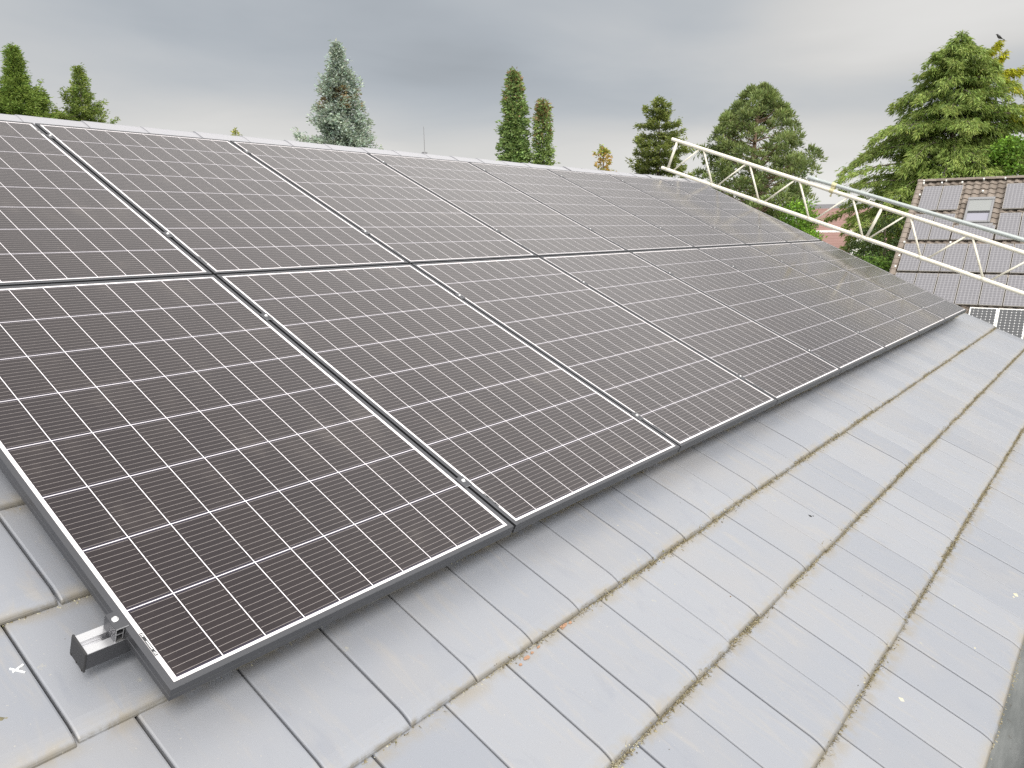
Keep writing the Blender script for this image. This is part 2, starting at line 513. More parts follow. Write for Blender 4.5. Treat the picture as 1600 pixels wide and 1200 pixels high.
# walls, gutter
m_wall, t, p = mat("rendered wall", (0.62, 0.60, 0.55), 0.9)
n = t.noise(t.scale(t.coord(), 8), 1.0, 5.0)
lk(t, t.mix(n, (0.56, 0.54, 0.50), (0.66, 0.64, 0.60)), p.inputs['Base Color'])
ev = rp(0, NOSES[0], -0.175)
yb = 2 * ridge_p[1] - ev[1]
mb = MB()
ya, yc = ev[1] + 0.45, yb - 0.45
zt = lambda yy: ridge_p[2] - 0.10 - abs(yy - ridge_p[1]) * SN / CS
x0, x1 = U0 + 0.1, U1 - 0.12
mb.add([(x0, ya, GROUND), (x1, ya, GROUND), (x1, yc, GROUND), (x0, yc, GROUND), (x0, ya, zt(ya)), (x1, ya, zt(ya)), (x1, yc, zt(yc)), (x0, yc, zt(yc)), (x0, ridge_p[1], zt(ridge_p[1])), (x1, ridge_p[1], zt(ridge_p[1]))],
       [(0, 1, 5, 4), (2, 3, 7, 6), (1, 2, 6, 9, 5), (3, 0, 4, 8, 7), (3, 2, 1, 0)])
mb.build('wall', m_wall, house, Matrix.Identity(4))
m_zinc, t, p = mat("weathered zinc", rough=0.55, metal=0.35)
ob = t.coord()
n = t.noise(t.scale(ob, (2.0, 12, 12)), 1.0, 6.0, 0.65)
n2 = t.noise(t.scale(ob, (30, 40, 40)), 1.0, 4.0, 0.6)
c = t.mix(n.ss(0.3, 0.7), (0.13, 0.14, 0.14), (0.24, 0.25, 0.25))
c = t.mix(n2.ss(0.62, 0.75) * 0.7, c, (0.07, 0.06, 0.045))
lk(t, c, p.inputs['Base Color'])
gy, gz, gr = ev[1] - 0.070, ev[2] - 0.012, 0.095
mb = MB()
th = np.linspace(math.pi, 2 * math.pi, 15)
ring = [(gy + gr * math.cos(a), gz + gr * math.sin(a)) for a in th] 
rin = [(gy + (gr - 0.003) * math.cos(a), gz + (gr - 0.003) * math.sin(a)) for a in th[::-1]]
loop = ring + rin
xs = np.linspace(U0, U1, 30)
vs = [(xx, a, b) for xx in xs for a, b in loop]
nl = len(loop)
mb.add(vs, [(i * nl + j, i * nl + (j + 1) % nl, (i + 1) * nl + (j + 1) % nl, (i + 1) * nl + j) for i in range(len(xs) - 1) for j in range(nl)])
mb.tube([(U0, gy - gr, gz), (U1, gy - gr, gz)], 0.009, 8)
mb.build('gutter', m_zinc, house, Matrix.Identity(4), True).data.set_sharp_from_angle(angle=math.radians(50))

# chalk cross on a tile, bare clay chips, all lying on the tiles
def tile_w(v):
    k = max([i for i, q in enumerate(NOSES) if q <= v + 1e-6] or [0])
    d = max(v - NOSES[k], 0.004)
    return float(np.interp(d, [q[0] for q in prof[2:]] + [0.372], [q[1] for q in prof[2:]] + [-0.1415]))
mb = MB()
for a, b, w0 in (((-0.1815, 0.3068), (-0.1610, 0.2812), 0.0014), ((-0.1560, 0.3036), (-0.1800, 0.2944), 0.0018)):
    a, b = np.array(a), np.array(b)
    for q in range(8):
        p0, p1 = a + (b - a) * q / 8, a + (b - a) * (q + 1) / 8
        d = (b - a) / np.linalg.norm(b - a); s_ = np.array([-d[1], d[0]])
        h0, h1 = w0 * (0.75 + 0.5 * rng.random()), w0 * (0.75 + 0.5 * rng.random())
        c4 = [p0 - s_ * h0, p1 - s_ * h1, p1 + s_ * h1, p0 + s_ * h0]
        top = [(c[0], c[1], tile_w(c[1]) + 0.0028) for c in c4]
        bot = [(c[0], c[1], tile_w(c[1]) - 0.001) for c in c4]
        mb.add(bot + top, [(4, 5, 6, 7), (0, 1, 5, 4), (1, 2, 6, 5), (2, 3, 7, 6), (3, 0, 4, 7)])
mb.build('chalk_mark', m_chalk, roof, ROOF.copy())
for (cu, cv, ru, rv_) in ((1.099, -0.3095, 0.020, 0.007), (1.13, -0.312, 0.008, 0.004), (0.895, -0.325, 0.014, 0.006), (0.925, -0.321, 0.006, 0.004), (0.86, -0.331, 0.006, 0.004), (0.96, -0.318, 0.007, 0.0035)):
    n = 14
    mb = MB()
    th = np.arange(n) * 2 * np.pi / n
    rr = 0.65 + 0.5 * rng.random(n)
    pu, pv = cu + ru * rr * np.cos(th), cv + rv_ * rr * np.sin(th)
    top = [(pu[i], pv[i], tile_w(pv[i]) + 0.0032) for i in range(n)]
    bot = [(pu[i] * 1.0, pv[i], tile_w(pv[i]) - 0.002) for i in range(n)]
    mb.add(top + bot, [tuple(range(n))] + [(i, i + n, (i + 1) % n + n, (i + 1) % n) for i in range(n)])
    mb.build('chipped_glaze', m_chip, roof, ROOF.copy())

# moss, crust and dry tufts along the tile noses
m_moss, t, p = mat("dry moss and crust", rough=0.95, spec=0.2)
lk(t, t.attr('tone'), p.inputs['Base Color'])
mb = MB()
rm = np.random.default_rng(21)
def cheap_noise(x, seed):
    r = np.random.default_rng(seed); s = 0
    for f in (1.1, 2.7, 6.3, 14.0, 31.0): s = s + np.sin(x * f * 2.1 + r.random() * 7) / f ** 0.45
    return s
pal = np.array([(0.19, 0.16, 0.10), (0.24, 0.21, 0.135), (0.12, 0.10, 0.065), (0.30, 0.27, 0.19), (0.16, 0.15, 0.075), (0.40, 0.38, 0.29)])
OCT = np.array([(1, 0, 0), (0, 1, 0), (-1, 0, 0), (0, -1, 0), (0, 0, 1)], float)
OF = [(0, 1, 4), (1, 2, 4), (2, 3, 4), (3, 0, 4)]
for k, v0 in enumerate(NOSES[:8]):
    dens = [500, 1900, 1900, 1600, 700, 400, 160, 0][k]
    n = int(dens * 10.6)
    cu = rm.uniform(-0.7, 9.9, n)
    keep = cheap_noise(cu, k + 3) + rm.normal(0, 1.0, n) + np.clip((cu - 1.0) * 0.35, -0.4, 1.2) > (-0.2 if k in (1, 2, 3) else 0.8)
    cu = cu[keep]
    for u in cu:
        far = min(max((u - 1.0) / 3.0, 0), 1)
        big = rm.random() < 0.16
        s = rm.uniform(0.0012, 0.0030) * (1.4 if big else 1)
        dv = rm.normal(-0.001, 0.0034) if not big else rm.normal(-0.004, 0.007)
        c = pal[min(5, int(rm.choice(6, p=[.26, .25, .2, .12, .11, .06])))] * rm.uniform(0.7, 1.2)
        if u < 1.0 and rm.random() < 0.4: c = pal[5] * rm.uniform(0.7, 1.0)
        v = v0 + dv
        w = tile_w(v) if v > v0 + 0.004 else (tile_w(v) if v < v0 else -0.140)
        w = min(w, -0.134) if v < v0 + 0.006 else w
        m3 = np.diag([s * rm.uniform(0.8, 1.7), s * rm.uniform(0.7, 1.3), s * rm.uniform(0.35, 1.0)])
        an = rm.uniform(0, 6.28)
        R = np.array([[math.cos(an), -math.sin(an), 0], [math.sin(an), math.cos(an), 0], [0, 0, 1]])
        vv = (OCT * rm.uniform(0.7, 1.3, (5, 1))) @ (R @ m3).T + np.array([u, v, w - s * 0.15])
        mb.add(vv, OF, 0, np.tile([*c, 1], (5, 1)))
        if k in (1, 2, 3) and rm.random() < 0.50:                     # dry blades
            L = rm.uniform(0.006, 0.017)
            d = nrm(np.array([rm.normal(0, .7), rm.normal(-0.35, .6), rm.uniform(0.15, 0.9)]))
            sd = nrm(np.cross(d, rm.normal(size=3))) * rm.uniform(0.0007, 0.0014)
            b0 = np.array([u, v, w])
            c2 = pal[rm.integers(0, 4)] * rm.uniform(0.8, 1.25)
            mb.add([b0 - sd, b0 + sd, b0 + d * L + sd * .3, b0 + d * L - sd * .3], [(0, 1, 2, 3)], 0, np.tile([*c2, 1], (4, 1)))
# scattered crumbs, a dropping, a bit of twig
for (u, v, s, c) in [(2.72, -0.542, 0.013, (0.03, 0.03, 0.03)), (2.735, -0.548, 0.007, (0.03, 0.03, 0.03)), (1.783, -0.57, 0.006, (0.16, 0.10, 0.05)), (3.222, -1.377, 0.016, (0.5, 0.47, 0.34)), (3.19, -1.37, 0.010, (0.5, 0.47, 0.34)), (2.55, -1.31, 0.009, (0.5, 0.46, 0.32)), (1.93, -1.175, 0.012, (0.5, 0.47, 0.36)), (-0.24, 0.191, 0.0065, (0.15, 0.135, 0.085)), (-0.232, 0.188, 0.004, (0.20, 0.185, 0.13))] + \
        [(rm.uniform(-0.4, 5), rm.uniform(-1.4, 0.4), rm.uniform(0.0012, 0.0032), (0.10, 0.085, 0.06) if rm.random() < .6 else (0.45, 0.42, 0.33)) for _ in range(150)]:
    vv = (OCT * rm.uniform(0.6, 1.4, (5, 1))) @ np.diag([s, s * 0.8, s * 0.3]).T + np.array([u, v, tile_w(v) - 0.0005])
    mb.add(vv, OF, 0, np.tile([*c, 1], (5, 1)))
tag(mb.build('moss', m_moss, None, ROOF.copy(), False, 'tone'), 'dry yellowish moss and crust growing along the tile edges', 'moss', kind='stuff')

# ------------------------------------------------------------------ solar panels on this roof
def make_panel():
    root = empty('solar_panel', RP(0, 0, 0), 'panel', 'solar panel')
    f = MB()
    pr = [(0.030, -0.035), (0.0, -0.035), (0.0, -0.0215), (0.0008, -0.0205), (0.0008, -0.0195), (0.0, -0.0185), (0.0, -0.0012), (0.0012, 0.0), (0.0142, 0.0), (0.0148, -0.0006), (0.0148, -0.0030)]
    vs = []
    for i, w in pr: vs += [(i, i, w), (PW - i, i, w), (PW - i, PH - i, w), (i, PH - i, w)]
    fs = [(a * 4 + j, a * 4 + (j + 1) % 4, (a + 1) * 4 + (j + 1) % 4, (a + 1) * 4 + j) for a in range(len(pr) - 1) for j in range(4)]
    f.add(vs, [q[::-1] for q in fs])
    f.build('frame', m_frame, root)
    g = MB(); g.box((0.0138, 0.0138, -0.0062), (PW - 0.0138, PH - 0.0138, -0.0022))
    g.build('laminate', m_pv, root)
    return root
def sticker(root, u, v0, v1, flip=False):
    s = MB()
    w0, w1 = -0.0035, -0.00175
    x0, x1 = u - 0.0034, u + 0.0034
    L = v1 - v0
    s.box((x0, v0, w0), (x1, v1, w1), 0)
    for a, b in ((0.04, 0.16), (0.84, 0.96)):
        s.box((x0 + .0016, v0 + L * a, w1 - .0005), (x1 - .0016, v0 + L * b, w1 + 0.00025), 1)
        s.box((x0 + .0022, v0 + L * (a + .03), w1 - .0004), (x0 + .0042, v0 + L * (a + .07), w1 + 0.0004), 0)
        s.box((x0 + .0040, v0 + L * (a + .09), w1 - .0004), (x0 + .0064, v0 + L * (a + .12), w1 + 0.0004), 0)
    for q in range(7):
        a = 0.27 + q * 0.055
        s.box((x0 + .0020, v0 + L * a, w1 - .0005), (x1 - .0020, v0 + L * (a + 0.036), w1 + 0.00025), 1)
    s.build('serial_sticker', [m_stk, m_stkw], root)
PITCH, VP = 1.1545, 1.781
panel0 = make_panel()
PG = 'solar panels on the grey tiled roof'
for row in (0, 1):
    for j in range(8):
        M = RP(j * PITCH - EX, row * VP - EY, 0)
        if row == 0:
            lb = ['nearest solar panel of the lower row, at its open left end beside the rail stub', 'second solar panel from the left in the lower row', 'third solar panel from the left in the lower row', 'fourth solar panel from the left in the lower row', 'fifth solar panel from the left in the lower row', 'sixth solar panel from the left in the lower row', 'seventh solar panel of the lower row, one before the far end', 'last solar panel of the lower row at the far right corner, with greenish reflection'][j]
        else:
            lb = ['solar panel cut off by the left photo edge in the upper row', 'upper row solar panel directly above the second lower one', 'third solar panel from the left in the upper row', 'fourth solar panel from the left in the upper row', 'fifth solar panel from the left in the upper row', 'sixth solar panel from the left in the upper row', 'seventh solar panel of the upper row, one before the girder', 'last solar panel of the upper row, next to the white girder'][j]
        if row == 0 and j == 0: o = panel0; o.matrix_basis = M; tag(o, lb, group=PG)
        else: o = copy_tree(panel0, M, lb, PG)
        WM[o.name] = M
        if row == 0: sticker(o, 0.0198, 0.095, 0.166)
        elif j == 0: sticker(o, PW - 0.0198, PH - 0.163, PH - 0.092)
        elif j < 4: sticker(o, 0.0198, 0.103, 0.166)

# clamps in the gaps
def clamp_parts(root, w, end=False):
    b = MB()
    if not end:
        b.bbox((-w / 2, -0.025, 0.0004), (w / 2, 0.025, 0.0042), 0.0008)
        b.box((-0.0048, -0.025, -0.034), (-0.0030, 0.025, 0.0006)); b.box((0.0030, -0.025, -0.034), (0.0048, 0.025, 0.0006))
    else:
        b.bbox((-0.020, -0.025, 0.0004), (0.0085, 0.025, 0.0042), 0.0008)       # plate gripping the lip
        b.box((-0.020, -0.025, -0.045), (-0.0175, 0.025, 0.0006))                 # outer leg
        b.box((-0.0040, -0.025, -0.030), (-0.0015, 0.025, 0.0006))
        b.box((-0.0178, -0.025, -0.0145), (-0.0038, 0.025, -0.0122))
        b.box((-0.030, -0.025, -0.0475), (-0.0176, 0.025, -0.0445))
    b.build('clamp_body', m_frame, root)
    e = MB()
    if not end:
        e.box((-w / 2 + .001, -0.0256, 0.0008), (w / 2 - .001, -0.0250, 0.0036))
    else:
        e.box((-0.0196, -0.0257, 0.0008), (0.0080, -0.0250, 0.0036)); e.box((-0.0196, -0.0257, -0.0445), (-0.0178, -0.0250, 0.0008))
        e.box((-0.0038, -0.0257, -0.0300), (-0.0018, -0.0250, 0.0008)); e.box((-0.0178, -0.0257, -0.0143), (-0.0038, -0.0250, -0.0124))
    e.build('cut_face', m_silver, root)
    s = MB()
    cxb = -0.009 if end else 0.0
    s.tube([(cxb, 0.003, 0.003), (cxb, 0.003, 0.0052)], 0.0074, 14)
    s.tube([(cxb, 0.003, 0.0050), (cxb, 0.003, 0.0085), (cxb, 0.003, 0.0098)], [0.0058, 0.0056, 0.0042], 12)
    s.build('bolt', m_bolt, root)
RAILS = [0.236, 1.386, 2.156, 3.345]
CG = 'clamps holding the solar panels'
first_mid = None
for ri, rv_ in enumerate(RAILS):
    rowname = 'lower' if ri < 2 else 'upper'
    place = ['low in the lower row', 'high in the lower row', 'low in the upper row', 'just below the ridge'][ri]
    for j in range(7):
        M = RP((j + 1) * PITCH - EX - (PITCH - PW) / 2, rv_, 0)
        lb = 'dark clamp with bright bolt in %s panel gap from left, %s' % (ORD[j], place)
        if first_mid is None:
            first_mid = empty('panel_clamp', M, lb, 'clamp', CG); clamp_parts(first_mid, 0.036)
        else: copy_tree(first_mid, M, lb, CG)
r = empty('end_clamp', RP(-EX, 0.216, 0), 'dark end clamp with shiny bolt on the stub of rail at the lower left', 'clamp')
clamp_parts(r, 0.03, True)

# mounting rails
def rail(M, u0, u1, lb):
    root = empty('mounting_rail', M, lb, 'mounting rail')
    L = u1 - u0
    m = MB()
    hw, top, bot = 0.029, -0.0352, -0.083
    # channel section: black sides, open silver top with two lips and a slot
    for sg in (-1, 1):
        m.box((0, min(sg * hw, sg * (hw - .004)), bot), (L, max(sg * hw, sg * (hw - .004)), top - 0.0015), 0)
        a, b = sorted((sg * hw, sg * 0.0105))
        m.box((0, a, top - 0.0025), (L, b, top), 1)
        a, b = sorted((sg * 0.0105, sg * 0.0085))
        m.box((0, a, top - 0.014), (L, b, top - 0.0005), 1)
    m.box((0, -hw + .004, bot), (L, hw - .004, bot + 0.003), 0)
    m.box((0, -hw + .004, top - 0.018), (L, hw - .004, top - 0.0145), 1)
    m.build('channel', [m_frame, m_silver], root)
    c = MB()
    c.bbox((-0.0055, -hw - .003, bot - .004), (-0.0004, hw + .003, top + 0.005), 0.0012)
    c.build('end_cap', m_black, root)
    c = MB()
    for yy in (-hw + 0.004, 0.0, hw - 0.004):
        c.box((-0.0060, yy - 0.0018, bot - .0035), (-0.0052, yy + 0.0018, bot + 0.001))
    c.build('cap_slot', m_clay, root)
    return root
rail(RP(-0.082, RAILS[0] - 0.018, 0), -0.082, 9.2, 'mounting rail with a black capped stub sticking out at lower left')

# ------------------------------------------------------------------ lattice girder over the far verge, with a scaffold tube
m_white, t, p = mat("chipped white paint", rough=0.5)
ob = t.coord()
n = t.noise(t.scale(ob, 28), 1.0, 5.0, 0.65)
n2 = t.noise(t.scale(ob, (3, 9, 9)), 1.0, 4.0, 0.6)
c = t.mix(n.ss(0.60, 0.70) * 0.6, (0.70, 0.665, 0.575), (0.44, 0.38, 0.28))
c = t.mix(n2.ss(0.55, 0.75) * 0.4, c, (0.60, 0.545, 0.43))
lk(t, c, p.inputs['Base Color'])
lk(t, t.bump(n, 0.25, 0.002), p.inputs['Normal'])
m_galv, t, p = mat("galvanised steel tube", rough=0.45, metal=0.35)
n = t.noise(t.scale(t.coord(), (60, 3, 60)), 1.0, 5.0, 0.6)
lk(t, t.mix(n, (0.32, 0.355, 0.355), (0.45, 0.48, 0.475)), p.inputs['Base Color'])
m_coup, t, p = mat("yellowish plated coupler", (0.55, 0.50, 0.30), 0.45, 0.3)
GA = Vector((9.55, 3.9599905, 1.74267807))
GE, GN = Vector((0, -0.94284928, -0.33321951)), Vector((0, -0.33321951, 0.94284928))
GX = GE.cross(GN)
GM = Matrix(((GE.x, GN.x, GX.x, GA.x), (GE.y, GN.y, GX.y, GA.y), (GE.z, GN.z, GX.z, GA.z), (0, 0, 0, 1)))
gird = empty('lattice_girder', GM, 'white painted steel lattice girder slanting down along the far roof edge', 'girder')
GL = 6.4
for yy, x0 in ((0.0, 0.0), (0.400, 0.015)):
    c = MB(); c.tube([(x0, yy, 0), (GL, yy, 0)], 0.0242, 16, cap=False)
    c.tube([(x0 + 0.002, yy, 0), (GL - 0.002, yy, 0)], 0.0195, 12, 0); 
    c.build('chord', m_white, gird, None, True).data.set_sharp_from_angle(angle=math.radians(50))
def brace(a, b, r=0.0135):
    c = MB(); c.tube([(*a, 0), (*b, 0)], r, 10)
    c.build('brace', m_white, gird, None, True)
brace((0.103, 0.39), (0.095, 0.01), 0.0185)
x = 0.18
for k in range(9):
    s0 = 0.18 + 0.6955 * k
    if s0 + 0.28 > GL: break
    brace((s0 + 0.277, 0.385), (s0, 0.012), 0.0105)
    if s0 + 0.63 < GL: brace((s0 + 0.338, 0.39), (s0 + 0.622, 0.012), 0.0125)
brace((2.962, 0.39), (2.936, 0.012), 0.0185)
for s0 in [0.10] + [0.825 + .6955 * k for k in range(8)]:
    b_ = MB(); b_.tube([(s0 - 0.04, 0.0, 0), (s0 + 0.04, 0.0, 0)], 0.0256, 12)
    b_.build('weld_collar', m_white, gird, None, True)
tb = empty('scaffold_tube', GM @ TR(1.99, 0.462, -0.006) @ Matrix.Rotation(math.radians(1.45), 4, 'Z'), 'grey galvanised scaffold tube lying along the top of the white girder', 'scaffold tube')
c = MB(); c.tube([(0.09, 0, 0), (4.9, 0, 0)], 0.0242, 16); c.build('tube', m_galv, tb, None, True).data.set_sharp_from_angle(angle=math.radians(50))
c = MB(); c.tube([(0.0, 0, 0), (0.012, 0, 0), (0.085, 0, 0), (0.115, 0, 0), (0.13, 0, 0)], [0.026, 0.0295, 0.0295, 0.0275, 0.0246], 16)
c.build('tube_end', m_galv, tb, None, True).data.set_sharp_from_angle(angle=math.radians(50))
c = MB()
for xx in (0.028, 0.062):
    for an in (2.4, 3.3): c.tube([(xx, 0.0285 * math.sin(an) * 1.0 + 0.0, 0.0285 * math.cos(an)), (xx, 0.0305 * math.sin(an), 0.0305 * math.cos(an))], 0.0062, 10)
c.build('pin_hole', m_clay, tb)
cp = empty('pipe_coupler', GM @ TR(2.33, 0.432, 0), 'small yellowish coupler clamping the grey tube to the white girder', 'coupler')
c = MB()
c.tube([(-0.027, 0.036, -0.006), (0.027, 0.036, -0.006)], 0.0315, 14); c.tube([(-0.024, -0.032, 0), (0.024, -0.032, 0)], 0.0300, 14)
c.bbox((-0.022, -0.03, -0.024), (0.022, 0.03, 0.02), 0.004)
c.build('coupler_body', m_coup, cp, None, False)
c = MB(); c.tube([(0, -0.045, -0.030), (0, -0.105, -0.034)], 0.007, 8); c.tube([(0, -0.085, -0.033), (0, -0.104, -0.034)], 0.012, 6)
c.tube([(0, 0.03, -0.03), (0, 0.03, -0.055)], 0.009, 6)
c.build('bolt', m_coup, cp)

# lightning rod behind the ridge
m_rod, t, p = mat("grey rod", (0.22, 0.22, 0.23), 0.5, 0.4)
rd = empty('lightning_rod', TR(4.53, ridge_p[1] + 0.02, RZ - 0.02), 'thin upright lightning rod on the ridge right of the blue spruce', 'lightning rod')
c = MB(); c.tube([(0, 0, 0), (0.001, 0, 0.12), (-0.002, 0, 0.26)], [0.0032, 0.0030, 0.0022], 7); c.build('rod', m_rod, rd)
c = MB(); c.bbox((-0.02, -0.02, 0.0), (0.02, 0.02, 0.045), 0.004); c.build('foot', m_rod, rd)

# ------------------------------------------------------------------ neighbouring house with its steep roof full of panels
NP = Vector((39.91220618, 6.94376868, 2.8771033))
NA, ND = Vector((0.05233596, -0.99862953, 0)), Vector((-0.79560435, -0.04169586, -0.60437999))
NY = -ND; NN = NA.cross(NY)
NM = Matrix(((NA.x, NY.x, NN.x, NP.x), (NA.y, NY.y, NN.y, NP.y), (NA.z, NY.z, NN.z, NP.z), (0, 0, 0, 1)))
nh = empty('neighbour_house', TR(44, 2, GROUND), 'neighbouring house at the right edge with a brown tiled roof, skylight and many small panels', 'house')
m_ct, t, p = mat("brown concrete tile", rough=0.8)
at = t.attr('tile'); r1, r2, r3 = t.sep(at)
ob = t.coord()
c = t.mix(r1, (0.138, 0.112, 0.092), (0.225, 0.187, 0.158))
n = t.noise(t.scale(ob, (3, 1.2, 3)), 1.0, 5.0, 0.6)
c = t.mix(n.ss(0.45, 0.75) * 0.5, c, (0.235, 0.205, 0.18))
n = t.noise(t.scale(ob, 14), 1.0, 4.0, 0.6)
c = t.mix(n.ss(0.58, 0.7) * 0.5, c, (0.085, 0.072, 0.06))
lk(t, c, p.inputs['Base Color'])
rn = np.random.default_rng(5)
mb = MB()
AT, VT = 0.30, 0.345
na, nv = 34, 30
for r in range(nv):
    y1, y0 = -r * VT + 0.02, -(r + 1) * VT - 0.02
    for q in range(na):
        a0 = 0.10 + q * AT
        rr = rn.random(); dz = rn.normal(0, 0.004)
        xs = np.linspace(0, 1, 8)
        hh = 0.030 * np.cos(2 * np.pi * (xs - 0.22)) * (xs < 0.72) + (xs >= 0.72) * -0.030
        vs = [(a0 + xx * (AT + .012), yy, h + zz + dz) for yy, zz in ((y1, -0.055), (y0, -0.005), (y0 + .002, -0.05)) for xx, h in zip(xs, hh)]
        mb.add(vs, [(i * 8 + j + 8, i * 8 + j + 9, i * 8 + j + 1, i * 8 + j) for i in range(2) for j in range(7)], 0, np.tile([rr, 0, 0, 1], (len(vs), 1)))
mb.add([(0.05, 0.0, -0.085), (10.4, 0.0, -0.085), (10.4, -nv * VT, -0.085), (0.05, -nv * VT, -0.085)], [(3, 2, 1, 0)], 0, np.zeros((4, 4)))
nroof = mb.build('roof', m_ct, nh, NM, True, 'tile')
nroof.data.set_sharp_from_angle(angle=math.radians(45))
nb = nroof.copy(); COL.objects.link(nb); nb.parent = nh
_c = NP + NA * 5.2
WM[nb.name] = Matrix.Translation(_c) @ Matrix.Rotation(math.pi, 4, 'Z') @ Matrix.Translation(-_c) @ NM
nb.matrix_basis = WM[nh.name].inverted() @ WM[nb.name]
mb = MB()
for r in range(nv):                                               # verge tiles turned down over the gable
    y1, y0 = -r * VT + 0.03, -(r + 1) * VT - 0.03
    rr = 0.55 + 0.45 * rn.random()
    o0, o1 = 0.0, 0.022
    vs = [(-0.05, y1, -0.20 + o0), (-0.05, y1, 0.035 + o0), (0.02, y1, 0.06 + o0), (0.17, y1, 0.035 + o0), (-0.05, y0, -0.20 + o1), (-0.05, y0, 0.035 + o1), (0.02, y0, 0.06 + o1), (0.17, y0, 0.035 + o1),
          (-0.05, y0, -0.22 + o1), (-0.05, y0, 0.0 + o1), (0.02, y0, 0.02), (0.17, y0, 0.0)]
    mb.add(vs, [(0, 1, 5, 4), (1, 2, 6, 5), (2, 3, 7, 6), (4, 5, 9, 8), (5, 6, 10, 9), (6, 7, 11, 10)], 0, np.tile([rr, 0, 0, 1], (12, 1)))
mb.build('verge', m_ct, nroof, NM, False, 'tile')
mb = MB()
for q in range(28):
    a0, a1 = -0.06 + q * 0.38, -0.06 + (q + 1) * 0.38 + 0.03
    rr = rn.random() * 0.7
    hw = [(-0.17, -0.06), (-0.10, 0.015), (0, 0.045), (0.10, 0.015), (0.17, -0.06)]
    vs = [(a0, yy, zz + 0.012) for yy, zz in hw] + [(a1, yy, zz) for yy, zz in hw] + [(a0, yy, zz - 0.02) for yy, zz in hw]
    mb.add(vs, [(j, j + 1, j + 6, j + 5) for j in range(4)] + [(10 + j, 11 + j, j + 1, j) for j in range(4)], 0, np.tile([rr, 0, 0, 1], (15, 1)))
RN_ = Matrix(((NA.x, -1, 0, NP.x), (NA.y, 0, 0, NP.y), (0, 0, 1, NP.z), (0, 0, 0, 1)))
zx = Vector((0, 0, 1)); hy = zx.cross(NA)
RN_ = Matrix(((NA.x, hy.x, 0, NP.x), (NA.y, hy.y, 0, NP.y), (0, 0, 1, NP.z + 0.03), (0, 0, 0, 1)))
mb.build('ridge', m_ct, nroof, RN_, False, 'tile')
mb = MB()
wl = 0.35
lowz = NP.z + ND.z * nv * VT
def hp(a, b, zz): q = NP + NA * a + Vector((-NY.x, -NY.y, 0)).normalized() * b; return (q.x, q.y, zz)
bw = nv * VT * math.hypot(ND.x, ND.y) - 0.4
zw = lowz + 0.15
vs = [hp(0.12, bw, GROUND), hp(10.2, bw, GROUND), hp(10.2, -bw, GROUND), hp(0.12, -bw, GROUND), hp(0.12, bw, zw), hp(10.2, bw, zw), hp(10.2, -bw, zw), hp(0.12, -bw, zw), hp(0.12, 0, NP.z - 0.16), hp(10.2, 0, NP.z - 0.16)]
mb.add(vs, [(0, 1, 5, 4), (2, 3, 7, 6), (1, 2, 6, 9, 5), (3, 0, 4, 8, 7)])
mb.build('wall', m_wall, nh, Matrix.Identity(4))
m_wf, t, p = mat("grey metal window frame", (0.23, 0.23, 0.24), 0.45, 0.2)
m_sh, t, p = mat("roller shutter", (0.25, 0.26, 0.26), 0.5)
lk(t, t.bump((t.sep(t.coord())[1] * 24.0).fract(), 0.5, 0.01), p.inputs['Normal'])
m_pn, t, p = mat("window pane", (0.27, 0.27, 0.32), 0.08)
m_dk, t, p = mat("dark gap", (0.05, 0.05, 0.055), 0.7)
w = MB()
wx0, wx1, wy0, wy1 = 2.15, 3.13, -3.19, -1.53
fr = 0.085
w.bbox((wx0, wy0, -0.03), (wx0 + fr, wy1, 0.10), 0.01); w.bbox((wx1 - fr, wy0, -0.03), (wx1, wy1, 0.10), 0.01)
w.bbox((wx0 + fr, wy0, -0.03), (wx1 - fr, wy0 + fr * 1.3, 0.095), 0.01); w.bbox((wx0 - .01, wy1 - fr * 1.6, -0.03), (wx1 + .01, wy1 + 0.03, 0.13), 0.015)
win = w.build('window', m_wf, nh, NM)
w = MB(); w.bbox((wx0 - 0.12, wy0 - 0.20, 0.015), (wx1 + 0.12, wy0 - 0.01, 0.05), 0.01); w.build('flashing', m_wf, win, NM)
w = MB(); w.box((wx0 + fr, -2.42, -0.02), (wx1 - fr, wy1 - fr * 1.6, 0.088)); w.build('shutter', m_sh, win, NM)
w = MB(); w.box((wx0 + fr, wy0 + fr * 1.3, -0.03), (wx1 - fr, -2.46, 0.045)); w.build('pane', m_pn, win, NM)
w = MB(); w.box((wx0 + fr, -2.52, 0.0), (wx1 - fr, -2.42, 0.06)); w.build('shutter_rail', m_dk, win, NM)
w = MB()
for a_, v_ in ((0.22, 0.28), (0.95, 0.30), (1.75, 0.32), (2.55, 0.12), (3.35, 0.12), (2.62, 1.02), (0.20, 1.15), (0.20, 2.9), (0.17, 4.5), (1.9, 4.52), (0.14, 5.4), (0.12, 6.1), (0.2, 0.1), (1.1, 0.12)):
    w.box((a_ - .03, -v_ - .045, 0.02), (a_ + .03, -v_ + .045, 0.095))
m_hook, t, p = mat("white hook", (0.7, 0.7, 0.68), 0.5)
w.build('snow_hook', m_hook, nroof, NM)

